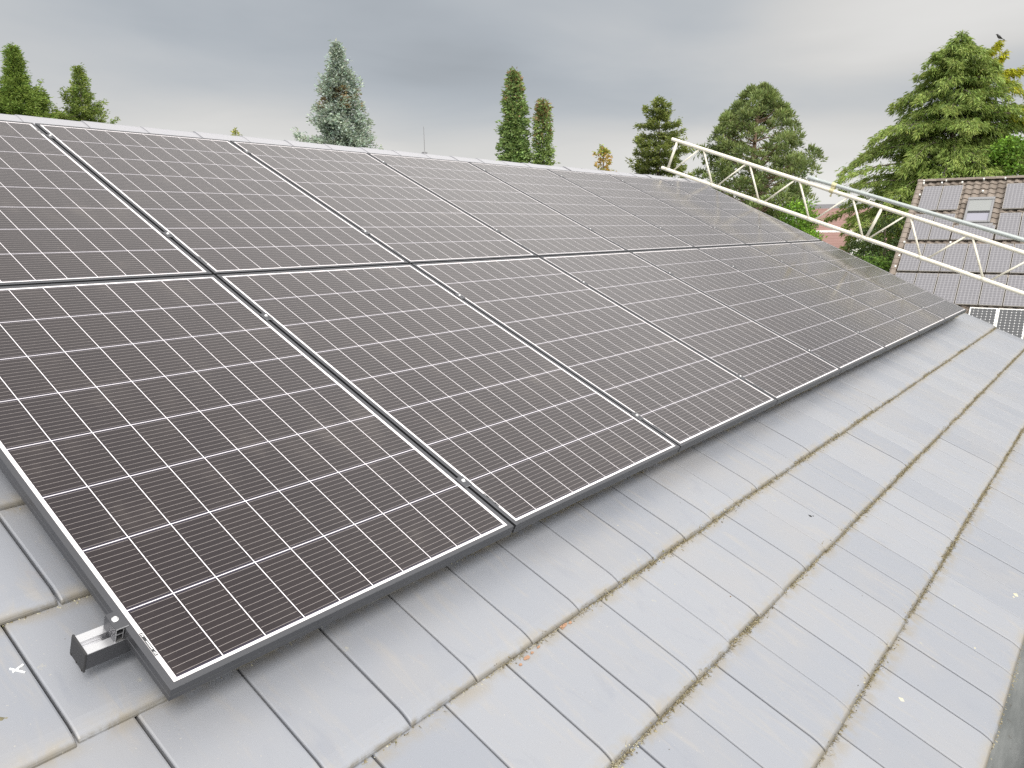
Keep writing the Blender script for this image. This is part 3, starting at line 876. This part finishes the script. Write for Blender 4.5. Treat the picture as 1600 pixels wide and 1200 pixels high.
m_sp, t, p = mat("small panel cells", rough=0.4)
ob = t.coord(); x, y, z = t.sep(ob)
gx, gy = (x / 0.1285).fract(), (y / 0.1415).fract()
ln = ((gx - 0.5).abs() > 0.462).max((gy - 0.5).abs() > 0.468)
bb = (((gx * 2.0).fract() - 0.5).abs() < 0.045)
c = t.mix(bb, (0.118, 0.114, 0.130), (0.22, 0.215, 0.23))
c = t.mix(ln, c, (0.33, 0.325, 0.345))
lk(t, c, p.inputs['Base Color'])
p.inputs['Coat Weight'].default_value = 1.0; p.inputs['Coat Roughness'].default_value = 0.22
m_sf, t, p = mat("light panel frame", (0.44, 0.42, 0.40), 0.45, 0.3)
m_sp2, t, p = mat("large panel cells", rough=0.4)
ob = t.coord(); x, y, z = t.sep(ob)
gx, gy = (x / 0.143).fract() - 0.5, (y / 0.143).fract() - 0.5
dia = (gx.abs() + gy.abs()) > 0.86
ln = (gx.abs() > 0.485).max(gy.abs() > 0.485)
c = t.mix(ln, (0.035, 0.037, 0.042), (0.30, 0.30, 0.31))
c = t.mix(dia, c, (0.78, 0.78, 0.78))
lk(t, c, p.inputs['Base Color'])
p.inputs['Coat Weight'].default_value = 1.0; p.inputs['Coat Roughness'].default_value = 0.2
def small_panel(w_, h_, big=False):
    root = empty('solar_panel', NM, 'p', 'solar panel'); root['kind'] = 'thing'
    f = MB(); fw = 0.045 if big else 0.012
    hb, ht = 0.055, 0.105
    for lo, hi in (((0, 0, hb), (fw, h_, ht)), ((w_ - fw, 0, hb), (w_, h_, ht)), ((fw, 0, hb), (w_ - fw, fw, ht)), ((fw, h_ - fw, hb), (w_ - fw, h_, ht))): f.box(lo, hi)
    f.build('frame', m_hook if big else m_sf, root)
    g = MB(); g.box((fw, fw, hb + .004), (w_ - fw, h_ - fw, ht - 0.004)); g.build('cells', m_sp2 if big else m_sp, root)
    return root
NG = 'small solar panels on the neighbouring brown roof'
src = {}
def put(key, a, v, lb, group=NG):
    M = NM @ TR(a, -v, 0)
    if key not in src: src[key] = small_panel(*key); src[key].matrix_basis = M; WM[src[key].name] = M; o = src[key]; tag(o, lb, group=group)
    else: o = copy_tree(src[key], M, lb, group)
    WM[o.name] = M
K = (0.750, 1.74)
A0, DA = 0.26, 0.787
for q in (0, 1, 4, 5):
    put(K, A0 + q * DA + (0.06 if q > 1 else 0.03), 2.32, {0: 'small grey panel at the top left corner of the brown neighbouring roof', 1: 'small grey panel just left of the skylight in the top row of the brown roof', 4: 'small grey panel right of the skylight in the top row of the brown roof', 5: 'small grey panel at the right photo edge in the top row of the brown roof'}[q])
for q in (0, 1, 4, 5):
    put(K, A0 + q * DA + (0.04 if q > 1 else 0.02), 4.36, {0: 'leftmost small grey panel in the second row of the brown roof', 1: 'small grey panel in the second row of the brown roof, left of the sideways one', 4: 'small grey panel in the second row, right of the sideways one below the skylight', 5: 'small grey panel at the right photo edge in the second row of the brown roof'}[q])
put((1.48, 0.93), 1.885, 4.355, 'sideways grey panel lying below the skylight on the brown roof')
for q in range(6):
    put(K, A0 + q * DA - 0.02, 6.38, '%s small grey panel from the left in the third row of the brown roof' % ORD[q])
for q in range(6):
    put(K, A0 + q * DA - 0.03, 8.27, '%s small grey panel from the left in the fourth row of the brown roof' % ORD[q])
for q, lb in ((1, 'white framed dark panel beyond the corner of the near panels'), (2, 'white framed dark panel at the right photo edge above the grey tiles')):
    put((0.91, 1.62, True), 2.20 + q * 0.925, 10.05, lb, 'white framed panels at the foot of the brown roof')

# ------------------------------------------------------------------ red roofed house in the distance
rh = empty('red_house', TR(82, 18, GROUND), 'distant house with a red tiled roof and white dormer seen between pine and cedar', 'house')
m_red, t, p = mat("red roof tile", rough=0.85)
ob = t.coord()
x, y, z = t.sep(ob)
n = t.noise(t.scale(ob, 0.8), 1.0, 5.0, 0.6)
row_ = ((z * 4.0).fract() - 0.5).abs()
c = t.mix(n, (0.195, 0.112, 0.098), (0.27, 0.165, 0.145))
c = t.mix((row_ > 0.42) * 0.5, c, (0.14, 0.07, 0.055))
lk(t, c, p.inputs['Base Color'])
m_gr, t, p = mat("grey roofing", (0.22, 0.22, 0.24), 0.6)
m_ww, t, p = mat("white render", (0.78, 0.78, 0.76), 0.8)
HM = TR(82, 18, 0) @ Matrix.Rotation(math.radians(-73), 4, 'Z')   # local x along the ridge, -y towards us
mb = MB(); mb.box((-7, -1.5, GROUND), (7, 9, 0.5)); mb.build('wall', m_ww, rh, HM)
mb = MB()
mb.add([(-7.4, -5.6, -2.2), (7.4, -5.6, -2.2), (7.4, 2.5, 2.75), (-7.4, 2.5, 2.75), (-7.4, -5.6, -2.4), (7.4, -5.6, -2.4), (7.4, 2.5, 2.5), (-7.4, 2.5, 2.5)], [(0, 1, 2, 3), (7, 6, 5, 4), (0, 4, 5, 1), (1, 5, 6, 2), (3, 7, 4, 0)])
rroof = mb.build('roof', m_red, rh, HM)
mb = MB(); mb.box((-7.5, 2.3, 2.4), (7.5, 9, 3.05)); mb.build('flat_roof', m_gr, rh, HM)
mb = MB(); mb.box((-7, -5.2, GROUND), (7, -1.5, -2.45)); mb.build('wall', m_ww, rh, HM)
mb = MB(); mb.box((1.7, -0.55, 1.02), (2.9, 0.75, 1.85)); mb.build('skylight', m_ww, rroof, HM)
mb = MB(); mb.box((1.2, -4.9, -2.0), (3.6, -1.8, 0.0)); mb.build('dormer', m_ww, rroof, HM)
mb = MB(); mb.box((-3.4, -4.9, -2.0), (-1.2, -1.8, -0.3)); mb.build('dormer', m_ww, rroof, HM)

# ------------------------------------------------------------------ trees
def bark(name, a, b):
    m, t, p = mat(name, rough=0.95)
    n = t.noise(t.scale(t.coord(), (9, 9, 2.5)), 1.0, 5.0, 0.65)
    lk(t, t.mix(n.ss(0.3, 0.7), a, b), p.inputs['Base Color'])
    return m
m_bark = bark("grey bark", (0.07, 0.055, 0.042), (0.17, 0.14, 0.11))
m_pineb = bark("reddish pine bark", (0.16, 0.10, 0.07), (0.33, 0.24, 0.18))
m_leaf = bpy.data.materials.new("foliage"); m_leaf.use_nodes = True
t = T(m_leaf.node_tree); p = m_leaf.node_tree.nodes['Principled BSDF']
col = t.attr('tone')
lk(t, col, p.inputs['Base Color'])
p.inputs['Roughness'].default_value = 0.62
p.inputs['Specular IOR Level'].default_value = 0.3
tl = m_leaf.node_tree.nodes.new('ShaderNodeBsdfTranslucent')
lk(t, t.mix(0.4, col, (0.20, 0.24, 0.04)), tl.inputs['Color'])
mx = m_leaf.node_tree.nodes.new('ShaderNodeMixShader'); mx.inputs[0].default_value = 0.34
o_ = m_leaf.node_tree.nodes['Material Output']
lk(t, p.outputs[0], mx.inputs[1]); lk(t, tl.outputs[0], mx.inputs[2]); lk(t, mx.outputs[0], o_.inputs[0])


class Leaves:
    def __init__(s, seed): s.q, s.c, s.r = [], [], np.random.default_rng(seed)
    def add(s, c, d, l, w, col, var=0.18, droop=0.0):
        """kite shaped leaf clumps: c base points, d directions"""
        n = len(c); r = s.r
        d = nrm(d); l = np.broadcast_to(l, n)[:, None]; w = np.broadcast_to(w, n)[:, None]
        sd = nrm(np.cross(d, r.normal(size=(n, 3))))
        up = np.cross(sd, d)
        mid = c + d * l * 0.45 + up * l * r.normal(0, 0.06, (n, 1))
        tip = c + d * l; tip[:, 2] -= droop * l[:, 0]
        s.q.append(np.stack([c, mid + sd * w / 2, tip, mid - sd * w / 2], 1))
        k = np.asarray(col, float)
        if k.ndim == 1: k = np.tile(k, (n, 1))
        k = np.clip(k * np.array([1.48, 1.58, 1.42]) * (1 + r.normal(0, var, (n, 1))) * (1 + r.normal(0, 0.05, (n, 3))), 0.004, 0.9)
        s.c.append(k)
    def build(s, name, parent, M):
        q = np.vstack(s.q); c = np.vstack(s.c)
        mb = MB()
        a = np.repeat(np.c_[c, np.ones(len(c))], 4, 0)
        mb.quads(q, 0, a)
        return mb.build(name, m_leaf, parent, M, False, 'tone')


def whorl_tree(name, base, H, hw, label, cat, seed, cols, step=0.28, nbr=7, spray=0.11, leaf=(0.13, 0.05), per=6, rise=0.25, droop=0.35, tipup=0.15,
               clump=0.0, tipcol=None, special=None, zmin=0.12, width=1.0, barkm=None, trunk_r=None, leanx=0.0, hang=0.0, gap=0.0, jit=0.30, limbs=(), dj=0.42):
    """conifer built of whorls of branches; hw(d) is the crown's half width d metres below the tip"""
    r = np.random.default_rng(seed)
    M = TR(*base)
    root = empty(name, M, label, cat, 'trees behind the roofs')
    tb = MB()
    tr = trunk_r or max(0.07, H * 0.014)
    zs = np.linspace(0, H, 9)
    tb.tube([(leanx * (q / H) ** 2, 0.0, q) for q in zs], [tr * (1 - 0.96 * q / H) + 0.012 for q in zs], 8)
    lv = Leaves(seed + 1)
    d = 0.05
    cols = np.array(cols)
    while d < H * (1 - zmin):
        z0 = H - d
        R = hw(d)
        nb = max(4, int(nbr * (0.7 + 0.5 * min(1, R / 1.2))))
        ph = r.uniform(0, 6.28)
        for b in range(nb):
            if r.random() < gap: continue
            az = ph + 2 * np.pi * b / nb + r.normal(0, 0.25)
            L = R * r.uniform(1 - jit * 1.5, 1 + jit * 0.6)
            if L < 0.05: L = 0.05
            out = np.array([np.cos(az), np.sin(az), 0.0]); lat = np.array([-np.sin(az), np.cos(az), 0.0])
            rs, dr, tu = rise * r.uniform(.6, 1.3), droop * r.uniform(.7, 1.3), tipup * r.uniform(.5, 1.5)
            bt = r.normal(0, 0.14)
            P = lambda q: np.array([leanx * (z0 / H) ** 2, 0, z0]) + out * (L * q)[:, None] + np.array([0, 0, 1.0]) * (L * (rs * q - dr * q ** 2 + tu * q ** 4))[:, None]
            if L > 0.5:
                qq = np.linspace(0, 0.92, 5)
                tb.tube(P(qq), np.linspace(max(0.012, L * 0.016), 0.006, 5), 4, cap=False)
            ns = max(3, int(L / spray))
            q = np.clip(r.uniform(0.10, 1.0, ns) ** 0.75, 0.05, 1.0)
            q[-1] = 1.0
            pts = P(q)
            side = r.uniform(-1, 1, ns)
            wid = width * L * 0.34 * (1.05 - q) + 0.05
            pts = pts + lat * (side * wid)[:, None] + np.array([0, 0, 1.0]) * (r.normal(0, 0.04, ns) - 0.18 * np.abs(side) * wid)[:, None]
            dirs = nrm(out * (0.55 + 0.45 * q)[:, None] + lat * side[:, None] * 0.9 + np.array([0, 0, 1.0]) * (0.18 - hang + r.normal(0, 0.12, ns))[:, None])
            n = ns * per
            C = np.repeat(pts, per, 0) + r.normal(0, 0.035 + clump, (n, 3))
            D = np.repeat(dirs, per, 0) + r.normal(0, dj, (n, 3)) - np.array([0, 0, hang * 0.8])
            base_c = cols[r.integers(0, len(cols), ns)] * (1 + bt)
            if tipcol is not None:
                f = np.clip((q - 0.55) / 0.45, 0, 1)[:, None] * r.uniform(0.3, 1.0, (ns, 1))
                base_c = base_c * (1 - f) + np.array(tipcol) * f
            cc = np.repeat(base_c, per, 0)
            if special is not None: cc = special(C, cc, d, q, r, np.repeat(q, per))
            lv.add(C, D, leaf[0] * r.uniform(0.6, 1.3, n), leaf[1] * r.uniform(0.7, 1.3, n), cc, droop=hang * 0.3)
        d += step * r.uniform(0.8, 1.2) * (0.55 + 0.45 * min(1, d / 1.5))
    for (e0, e1, sag, ecol, wd) in limbs:                          # single limbs that break out of the cone
        e0, e1 = np.array(e0, float), np.array(e1, float)
        Le = np.linalg.norm(e1 - e0); hd = nrm((e1 - e0) * [1, 1, 0]); lat = np.array([-hd[1], hd[0], 0])
        qq = np.linspace(0, 1, 7)
        cu = e0 + (e1 - e0) * qq[:, None] + np.array([0, 0, 1.0]) * (sag * np.sin(np.pi * qq))[:, None]
        tb.tube(cu[:6], np.linspace(max(0.03, Le * 0.014), 0.008, 6), 5, cap=False)
        ns = int(Le / 0.022)
        q = r.uniform(0.3, 1.0, ns)
        sd = r.normal(0, 0.5, ns)
        pts = np.stack([np.interp(q, qq, cu[:, k]) for k in range(3)], 1) + lat * (sd * wd * (1.15 - q))[:, None] - np.array([0, 0, 1.0]) * (np.abs(sd) * wd * 0.35 + r.uniform(0, 0.22, ns))[:, None]
        C = np.repeat(pts, per, 0) + r.normal(0, 0.07, (ns * per, 3))
        D = np.repeat(hd * 0.8 + lat * sd[:, None] * 1.2, per, 0) + r.normal(0, 0.45, (ns * per, 3)) - np.array([0, 0, hang * 1.2])
        lv.add(C, D, leaf[0] * r.uniform(0.6, 1.2, ns * per), leaf[1], np.array(ecol) * 1.0, var=0.25, droop=hang * 0.3)
    # leading shoot
    n = 14
    lv.add(np.c_[np.full(n, leanx), np.zeros(n), H - r.uniform(0, 0.25, n)], np.c_[r.normal(0, .3, n), r.normal(0, .3, n), np.ones(n)], leaf[0], leaf[1] * 0.8, cols[0] if tipcol is None else np.array(tipcol))
    tb.build('trunk', barkm or m_bark, root)
    lv.build('crown', root, M)
    return root


def base_of(x, y): return (x, y, GROUND)
ip = lambda xs, ys: (lambda d: float(np.interp(d, xs, ys)))
px = lambda k, tab: ip([a * k for a, b in tab], [b * k for a, b in tab])
# green spruces at the left
whorl_tree('spruce_tree', base_of(10.82, 28.51), 6.95 - GROUND, px(.0211, [(0, 2), (15, 9), (40, 12), (55, 18), (64, 33), (76, 40), (86, 54), (100, 56), (500, 110)]),
           'dense bright green spruce cut by the left photo edge behind the ridge', 'tree', 11, [(0.105, 0.150, 0.034), (0.13, 0.180, 0.044), (0.075, 0.12, 0.028)], step=0.17, nbr=12, spray=0.040, leaf=(0.11, 0.034), per=14, jit=0.22, rise=0.05, droop=0.50, tipup=0.60, clump=0.02, tipcol=(0.15, 0.19, 0.045))
whorl_tree('spruce_tree', base_of(12.55, 27.82), 6.47 - GROUND, px(.0219, [(0, 2), (12, 6), (28, 14), (45, 19), (60, 30), (74, 40), (120, 50), (500, 110)]),
           'small pointed green spruce second from the left behind the ridge', 'tree', 12, [(0.115, 0.155, 0.038), (0.145, 0.185, 0.048), (0.08, 0.115, 0.030)], step=0.20, nbr=9, spray=0.036, leaf=(0.11, 0.034), per=13, rise=0.05, droop=0.5, tipup=0.55, clump=0.02, tipcol=(0.17, 0.19, 0.055), gap=0.12, jit=0.45)
# blue spruce
def cones(C, cc, d, q, r, qq):
    cc = cc.copy()
    k = np.floor(C * 2.6).astype(int)
    hsh = np.abs((k[:, 0] * 73856093) ^ (k[:, 1] * 19349663) ^ (k[:, 2] * 83492791)) % 100
    m = (hsh < (13 if 0.6 < d < 2.4 else 2)) & (r.random(len(C)) < 0.75)
    cc[m] = np.array([0.20, 0.135, 0.085])
    return cc
whorl_tree('blue_spruce', base_of(20.24, 23.47), 7.85 - GROUND, px(.0243, [(0, 2), (12, 5), (30, 12), (48, 25), (62, 27), (70, 24), (82, 33), (102, 40), (132, 52), (155, 63), (500, 160)]),
           'silvery blue spruce with brown cones standing behind the ridge', 'tree', 13, [(0.20, 0.228, 0.225), (0.245, 0.27, 0.262), (0.145, 0.17, 0.168)], step=0.24, nbr=11, spray=0.05, leaf=(0.125, 0.06), per=10, rise=0.12, droop=0.45, tipup=0.32, clump=0.045, tipcol=(0.33, 0.355, 0.335), special=cones, gap=0.10, jit=0.42, width=1.3)
# two columnar conifers
def brown_top(dmax, amt):
    def f(C, cc, d, q, r, qq):
        cc = cc.copy()
        m = (r.random(len(C)) < amt * max(0, 1 - d / dmax)) & True
        cc[m] = np.array([0.20, 0.125, 0.075])
        return cc
    return f
whorl_tree('columnar_conifer', base_of(23.41, 17.43), 6.56 - GROUND, px(.0235, [(0, 4), (15, 9), (40, 13), (66, 19), (100, 21), (138, 24), (500, 30)]),
           'taller of the two slim columnar conifers behind the ridge', 'tree', 14, [(0.115, 0.165, 0.060), (0.15, 0.205, 0.078), (0.085, 0.130, 0.050)], step=0.17, nbr=10, spray=0.045, leaf=(0.15, 0.06), per=7, rise=0.5, droop=0.5, tipup=0.0, clump=0.02, tipcol=(0.20, 0.25, 0.10), special=brown_top(1.7, 0.32))
whorl_tree('columnar_conifer', base_of(23.9, 16.48), 5.51 - GROUND, px(.0235, [(0, 3), (10, 8), (36, 11), (60, 12), (96, 15), (500, 24)]),
           'shorter slim columnar conifer with a brownish top behind the ridge', 'tree', 15, [(0.125, 0.17, 0.060), (0.16, 0.21, 0.075), (0.095, 0.135, 0.05)], step=0.17, nbr=9, spray=0.045, leaf=(0.14, 0.055), per=7, rise=0.5, droop=0.5, tipup=0.0, clump=0.02, tipcol=(0.20, 0.245, 0.095), special=brown_top(1.5, 0.55))
# low tops just over the ridge
def rusty(C, cc, d, q, r, qq):
    cc = cc.copy(); m = r.random(len(C)) < (0.25 if d < 0.35 else 0.7)
    cc[m] = np.array([0.36, 0.20, 0.06]); return cc
whorl_tree('young_tree', base_of(25.9, 15.09), 3.89 - GROUND, px(.0243, [(0, 2), (10, 7), (20, 12), (34, 18), (100, 30), (400, 50)]),
           'small yellow and rust coloured tree top peeking over the ridge', 'tree', 16, [(0.20, 0.23, 0.05), (0.26, 0.25, 0.06)], step=0.14, nbr=7, spray=0.07, leaf=(0.12, 0.05), per=5, rise=0.7, droop=0.3, special=rusty, gap=0.2, jit=0.5)
whorl_tree('young_tree', base_of(16.15, 24.28), 4.46 - GROUND, px(.0227, [(0, 2), (8, 4), (20, 9), (400, 60)]),
           'tiny yellowish tree tip just showing over the ridge at left', 'tree', 17, [(0.24, 0.25, 0.07), (0.30, 0.28, 0.09)], step=0.14, nbr=5, spray=0.07, leaf=(0.09, 0.035), per=4, rise=0.9, droop=0.2, gap=0.2)
# dark fir beside the end of the girder
whorl_tree('fir_tree', base_of(30.34, 15.13), 6.18 - GROUND, px(.0267, [(0, 6), (12, 15), (24, 22), (42, 30), (60, 38), (80, 44), (105, 50), (150, 60), (500, 110)]),
           'dark layered fir behind the upper end of the white girder', 'tree', 18, [(0.092, 0.108, 0.034), (0.12, 0.136, 0.042), (0.066, 0.082, 0.028)], step=0.42, nbr=9, spray=0.032, leaf=(0.13, 0.045), per=9, rise=0.18, droop=0.10, tipup=0.12, clump=0.015, tipcol=(0.18, 0.195, 0.06), gap=0.05, jit=0.34, width=1.35)


# big pine: limbs carrying rounded brushes of needles
def pine(base, H, seed, label):
    r = np.random.default_rng(seed); k = 0.0324
    root = empty('pine_tree', TR(*base), label, 'tree', 'trees behind the roofs')
    hw = px(k, [(0, 10), (12, 28), (28, 42), (48, 68), (72, 80), (95, 88), (120, 95), (150, 99), (200, 100), (260, 85), (310, 55)])
    tb = MB(); zs = np.linspace(0, H - 0.8, 9)
    tb.tube([(0.25 * math.sin(q * .5), 0.1 * math.sin(q * .9), q) for q in zs], [0.24 * (1 - .9 * q / H) + 0.02 for q in zs], 9)
    lv = Leaves(seed + 1)
    n = 0
    for i in range(640):
        d = 9.8 * r.random() ** 0.85
        R = hw(d)
        az = r.uniform(0, 6.28)
        bump = 0.86 + 0.17 * math.sin(4 * az + d * 1.9) + 0.10 * math.sin(9 * az + 3.1 * d)
        q = r.uniform(0.35, 1.0) ** 0.45 * bump
        c = np.array([math.cos(az) * R * q, math.sin(az) * R * q, H - d - 0.25])
        inner = q < 0.62
        rad = r.uniform(0.24, 0.44) * (0.7 + 0.3 * min(1, R / 2))
        if i % 3 == 0 and d > 0.5:
            s0 = np.array([0.2 * math.sin((c[2] - .9) * .5), 0, max(c[2] - 0.25 * np.hypot(c[0], c[1]) - 0.3, 1.0)])
            mid = (s0 + c) / 2 + np.array([0, 0, -0.15])
            tb.tube([s0, mid, c], [0.045, 0.03, 0.012], 5, cap=False)
        m = 78
        v = nrm(r.normal(size=(m, 3)) + np.array([0, 0, 0.55]) + 0.35 * nrm(c * [1, 1, 0] + 1e-6))
        C = c + v * rad * r.uniform(0.25, 0.9, (m, 1)) * np.array([1, 1, 0.75])
        D = v + r.normal(0, 0.3, (m, 3)) + np.array([0, 0, 0.45])
        tone = np.array([(0.115, 0.138, 0.058), (0.142, 0.166, 0.066), (0.092, 0.114, 0.052)])[r.integers(0, 3)] * r.uniform(0.85, 1.2)
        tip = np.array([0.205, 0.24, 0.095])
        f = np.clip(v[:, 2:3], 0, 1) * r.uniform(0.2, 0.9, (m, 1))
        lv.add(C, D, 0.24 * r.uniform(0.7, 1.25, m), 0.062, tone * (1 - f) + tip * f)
    tb.build('trunk', m_pineb, root)
    lv.build('crown', root, TR(*base))
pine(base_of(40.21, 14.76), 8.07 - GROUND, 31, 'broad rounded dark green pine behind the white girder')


# cedar: tiers of limbs with hanging sprays, some golden at the upper right
def cedar_tint(C, cc, d, q, r, qq):
    cc = cc.copy()
    right = C[:, 1] * -0.80 + C[:, 0] * 0.6
    k1 = (d < 3.6) & (right > 1.3 + 0.35 * (d - 1.0)) & (r.random(len(C)) < 0.8)
    k2 = (abs(d - 4.6) < 0.45) & (right > 2.2) & (r.random(len(C)) < 0.7)
    k3 = (6.0 < d < 8.0) & (right > 4.3) & (r.random(len(C)) < 0.55)
    cc[k1 | k2 | k3] = np.array([0.25, 0.24, 0.02])
    return cc
CEB = base_of(54.07, 8.31)
CH = 11.8 - GROUND
RX = np.array([0.620, -0.785, 0.0]); FX = np.array([-0.77, -0.61, 0.0])      # to the right, and towards us
def cpt(right, down, near=0.0): return tuple(RX * right + FX * near + np.array([0, 0, CH - down]))
GOLD = (0.275, 0.255, 0.018)
CL = [(cpt(0.1, 3.6), cpt(2.00, 0.36, 0.4), 0.25, GOLD, 0.45), (cpt(0.3, 3.3), cpt(2.30, 1.05, 0.6), 0.25, GOLD, 0.5), (cpt(0.2, 3.6), cpt(1.6, 1.5, 0.8), 0.2, (0.22, 0.24, 0.05), 0.6),
      (cpt(0, 3.6), cpt(3.35, 2.0, 0.5), 0.45, GOLD, 0.5), (cpt(0, 4.6), cpt(2.9, 2.75, 0.9), 0.35, (0.17, 0.20, 0.05), 0.7), (cpt(0, 5.6), cpt(4.3, 4.0, 0.6), 0.5, (0.20, 0.22, 0.04), 0.7),
      (cpt(0, 6.6), cpt(4.6, 4.9, 0.3), 0.5, (0.19, 0.21, 0.024), 0.7), (cpt(0, 2.6), cpt(-1.75, 1.05, 0.4), 0.30, (0.13, 0.17, 0.045), 0.5), (cpt(0, 3.0), cpt(-1.9, 1.9, 0.6), 0.3, (0.14, 0.18, 0.045), 0.55)]
_bp = Vector(CEB) + Vector(cpt(1.97, 0.40, 0.4))
BIRD_M = TR(*_bp) @ Matrix.Rotation(math.radians(120), 4, 'Z')
whorl_tree('cedar_tree', CEB, 11.8 - GROUND, px(.0372, [(0, 4), (14, 18), (30, 42), (60, 66), (85, 84), (120, 105), (150, 122), (182, 150), (220, 165), (260, 168), (330, 150), (420, 120)]),
           'tall wide cedar with drooping branches and golden tips behind the brown roof', 'tree', 41, [(0.125, 0.168, 0.042), (0.158, 0.205, 0.052), (0.080, 0.115, 0.032), (0.175, 0.215, 0.060)], step=0.55, nbr=10, spray=0.046, leaf=(0.30, 0.062), per=6, rise=0.30, droop=0.42, tipup=-0.04, clump=0.05, tipcol=(0.225, 0.262, 0.080), special=cedar_tint, zmin=0.05, width=1.15, trunk_r=0.34, hang=0.42, jit=0.40, limbs=CL)




def leafy(name, base, H, crown, n, seed, cols, label, leaf=0.13, cat='tree', trunk=True):
    """broad-leaved crown: clumps scattered in ellipsoids (x, y, z, rx, ry, rz) above the base"""
    r = np.random.default_rng(seed)
    root = empty(name, TR(*base), label, cat, 'trees behind the roofs')
    tb = MB()
    tb.tube([(0, 0, 0), (0.1, 0, H * .4), (0, 0.1, H * .75)], [0.16, 0.11, 0.03], 8)
    lv = Leaves(seed + 1); cols = np.array(cols)
    for (ex, ey, ez, rx, ry, rz) in crown:
        tb.tube([(0, 0, H * .35), (ex * .6, ey * .6, (H * .35 + ez) / 2), (ex, ey, ez)], [0.07, 0.045, 0.015], 5, cap=False)
        for i in range(n):
            v = nrm(r.normal(size=3)) * r.uniform(0.45, 1.0) ** 0.5
            c = np.array([ex, ey, ez]) + v * [rx, ry, rz]
            m = 26
            C = c + r.normal(0, 0.17, (m, 3)) * [1, 1, .7]
            D = r.normal(0, 1, (m, 3)) + v * 0.6 + [0, 0, -0.15]
            lv.add(C, D, leaf * r.uniform(0.7, 1.4, m), leaf * 0.62, cols[r.integers(0, len(cols))] * r.uniform(0.85, 1.15), var=0.22)
    tb.build('trunk', m_bark, root)
    lv.build('crown', root, TR(*base))
GC = [(0.105, 0.185, 0.022), (0.135, 0.225, 0.030), (0.075, 0.135, 0.020)]
leafy('maple_tree', base_of(50.88, 3.3), 10.2, [(0, 0.6, 8.3, 1.5, 1.5, 1.4), (0.2, -1.2, 9.0, 1.8, 1.6, 1.6), (0, 1.0, 6.8, 1.6, 1.7, 1.2), (-.3, -0.6, 7.2, 2, 1.6, 1.5), (0, 1.6, 9.3, .7, .8, .6)], 95, 51, GC, 'bright green leafy tree right of the cedar at the photo edge', 0.17)
leafy('leafy_bush', base_of(38.0, 11.75), 6.6, [(0, -0.1, 5.7, 0.8, 0.7, 0.9), (-.2, 0.5, 4.5, 1.1, 0.9, 1.1), (0, -0.5, 4.4, 0.8, 0.6, 0.9), (0, 0.3, 3.0, 1.5, 1.3, 1.2), (0, 1.7, 3.2, 1.2, 1.2, 1.2)], 80, 52, GC, 'bright green leafy bush at the foot of the pine', 0.13, 'bush')
leafy('leafy_bush', base_of(36.4, 7.9), 4.4, [(0, 0, 3.4, 0.9, 1.0, 0.7), (0, 0.9, 2.9, 0.9, 0.8, 0.8), (0.2, -0.6, 2.9, 0.8, 0.8, 0.8), (0, 0.3, 1.7, 1.4, 1.5, 1.2)], 70, 53, [(0.085, 0.145, 0.03), (0.11, 0.17, 0.035), (0.06, 0.10, 0.025)], 'low green bush beside the foot of the brown roof', 0.12, 'bush')
leafy('low_cedar_branches', base_of(47.2, 9.9), 7.0, [(0, 0, 4.6, 1.3, 1.6, 1.2), (0, 1.3, 3.4, 1.4, 1.4, 1.3), (0, -1.2, 3.4, 1.5, 1.6, 1.3), (0, -.4, 2.0, 1.6, 2.2, 1.2)], 60, 54, [(0.035, 0.055, 0.022), (0.05, 0.075, 0.026), (0.03, 0.045, 0.02)], 'dark low cedar branches left of the brown roof', 0.15, 'bush')  # added dark leaf clump standing in for the cedar's low branches

# bird on the golden tip of the cedar
m_bird, t, p = mat("dark plumage", (0.030, 0.029, 0.034), 0.6)
c = MB()
prof_ = [(-0.17, 0.010, 0.02), (-0.12, 0.028, 0.035), (-0.06, 0.062, 0.075), (0.0, 0.080, 0.12), (0.05, 0.078, 0.165), (0.085, 0.056, 0.205), (0.105, 0.050, 0.235), (0.135, 0.047, 0.258), (0.165, 0.030, 0.262), (0.185, 0.013, 0.258), (0.225, 0.003, 0.250)]
c.tube([(a, 0, q) for a, b, q in prof_], [b for a, b, q in prof_], 12)
for sg in (-1, 1):
    c.tube([(0.06, sg * 0.066, 0.165), (-0.03, sg * 0.080, 0.11), (-0.14, sg * 0.030, 0.04), (-0.20, sg * 0.012, 0.01)], [0.012, 0.026, 0.016, 0.005], 8)
    c.tube([(0.01, sg * 0.028, 0.07), (0.02, sg * 0.028, 0.0), (0.045, sg * 0.028, -0.005)], [0.010, 0.006, 0.005], 6)
c.tube([(-0.15, 0, 0.03), (-0.30, 0, -0.05)], [0.018, 0.026], 8)
tag(c.build('bird', m_bird, None, BIRD_M, True), 'small dark bird perched on the golden top branch of the cedar', 'bird')
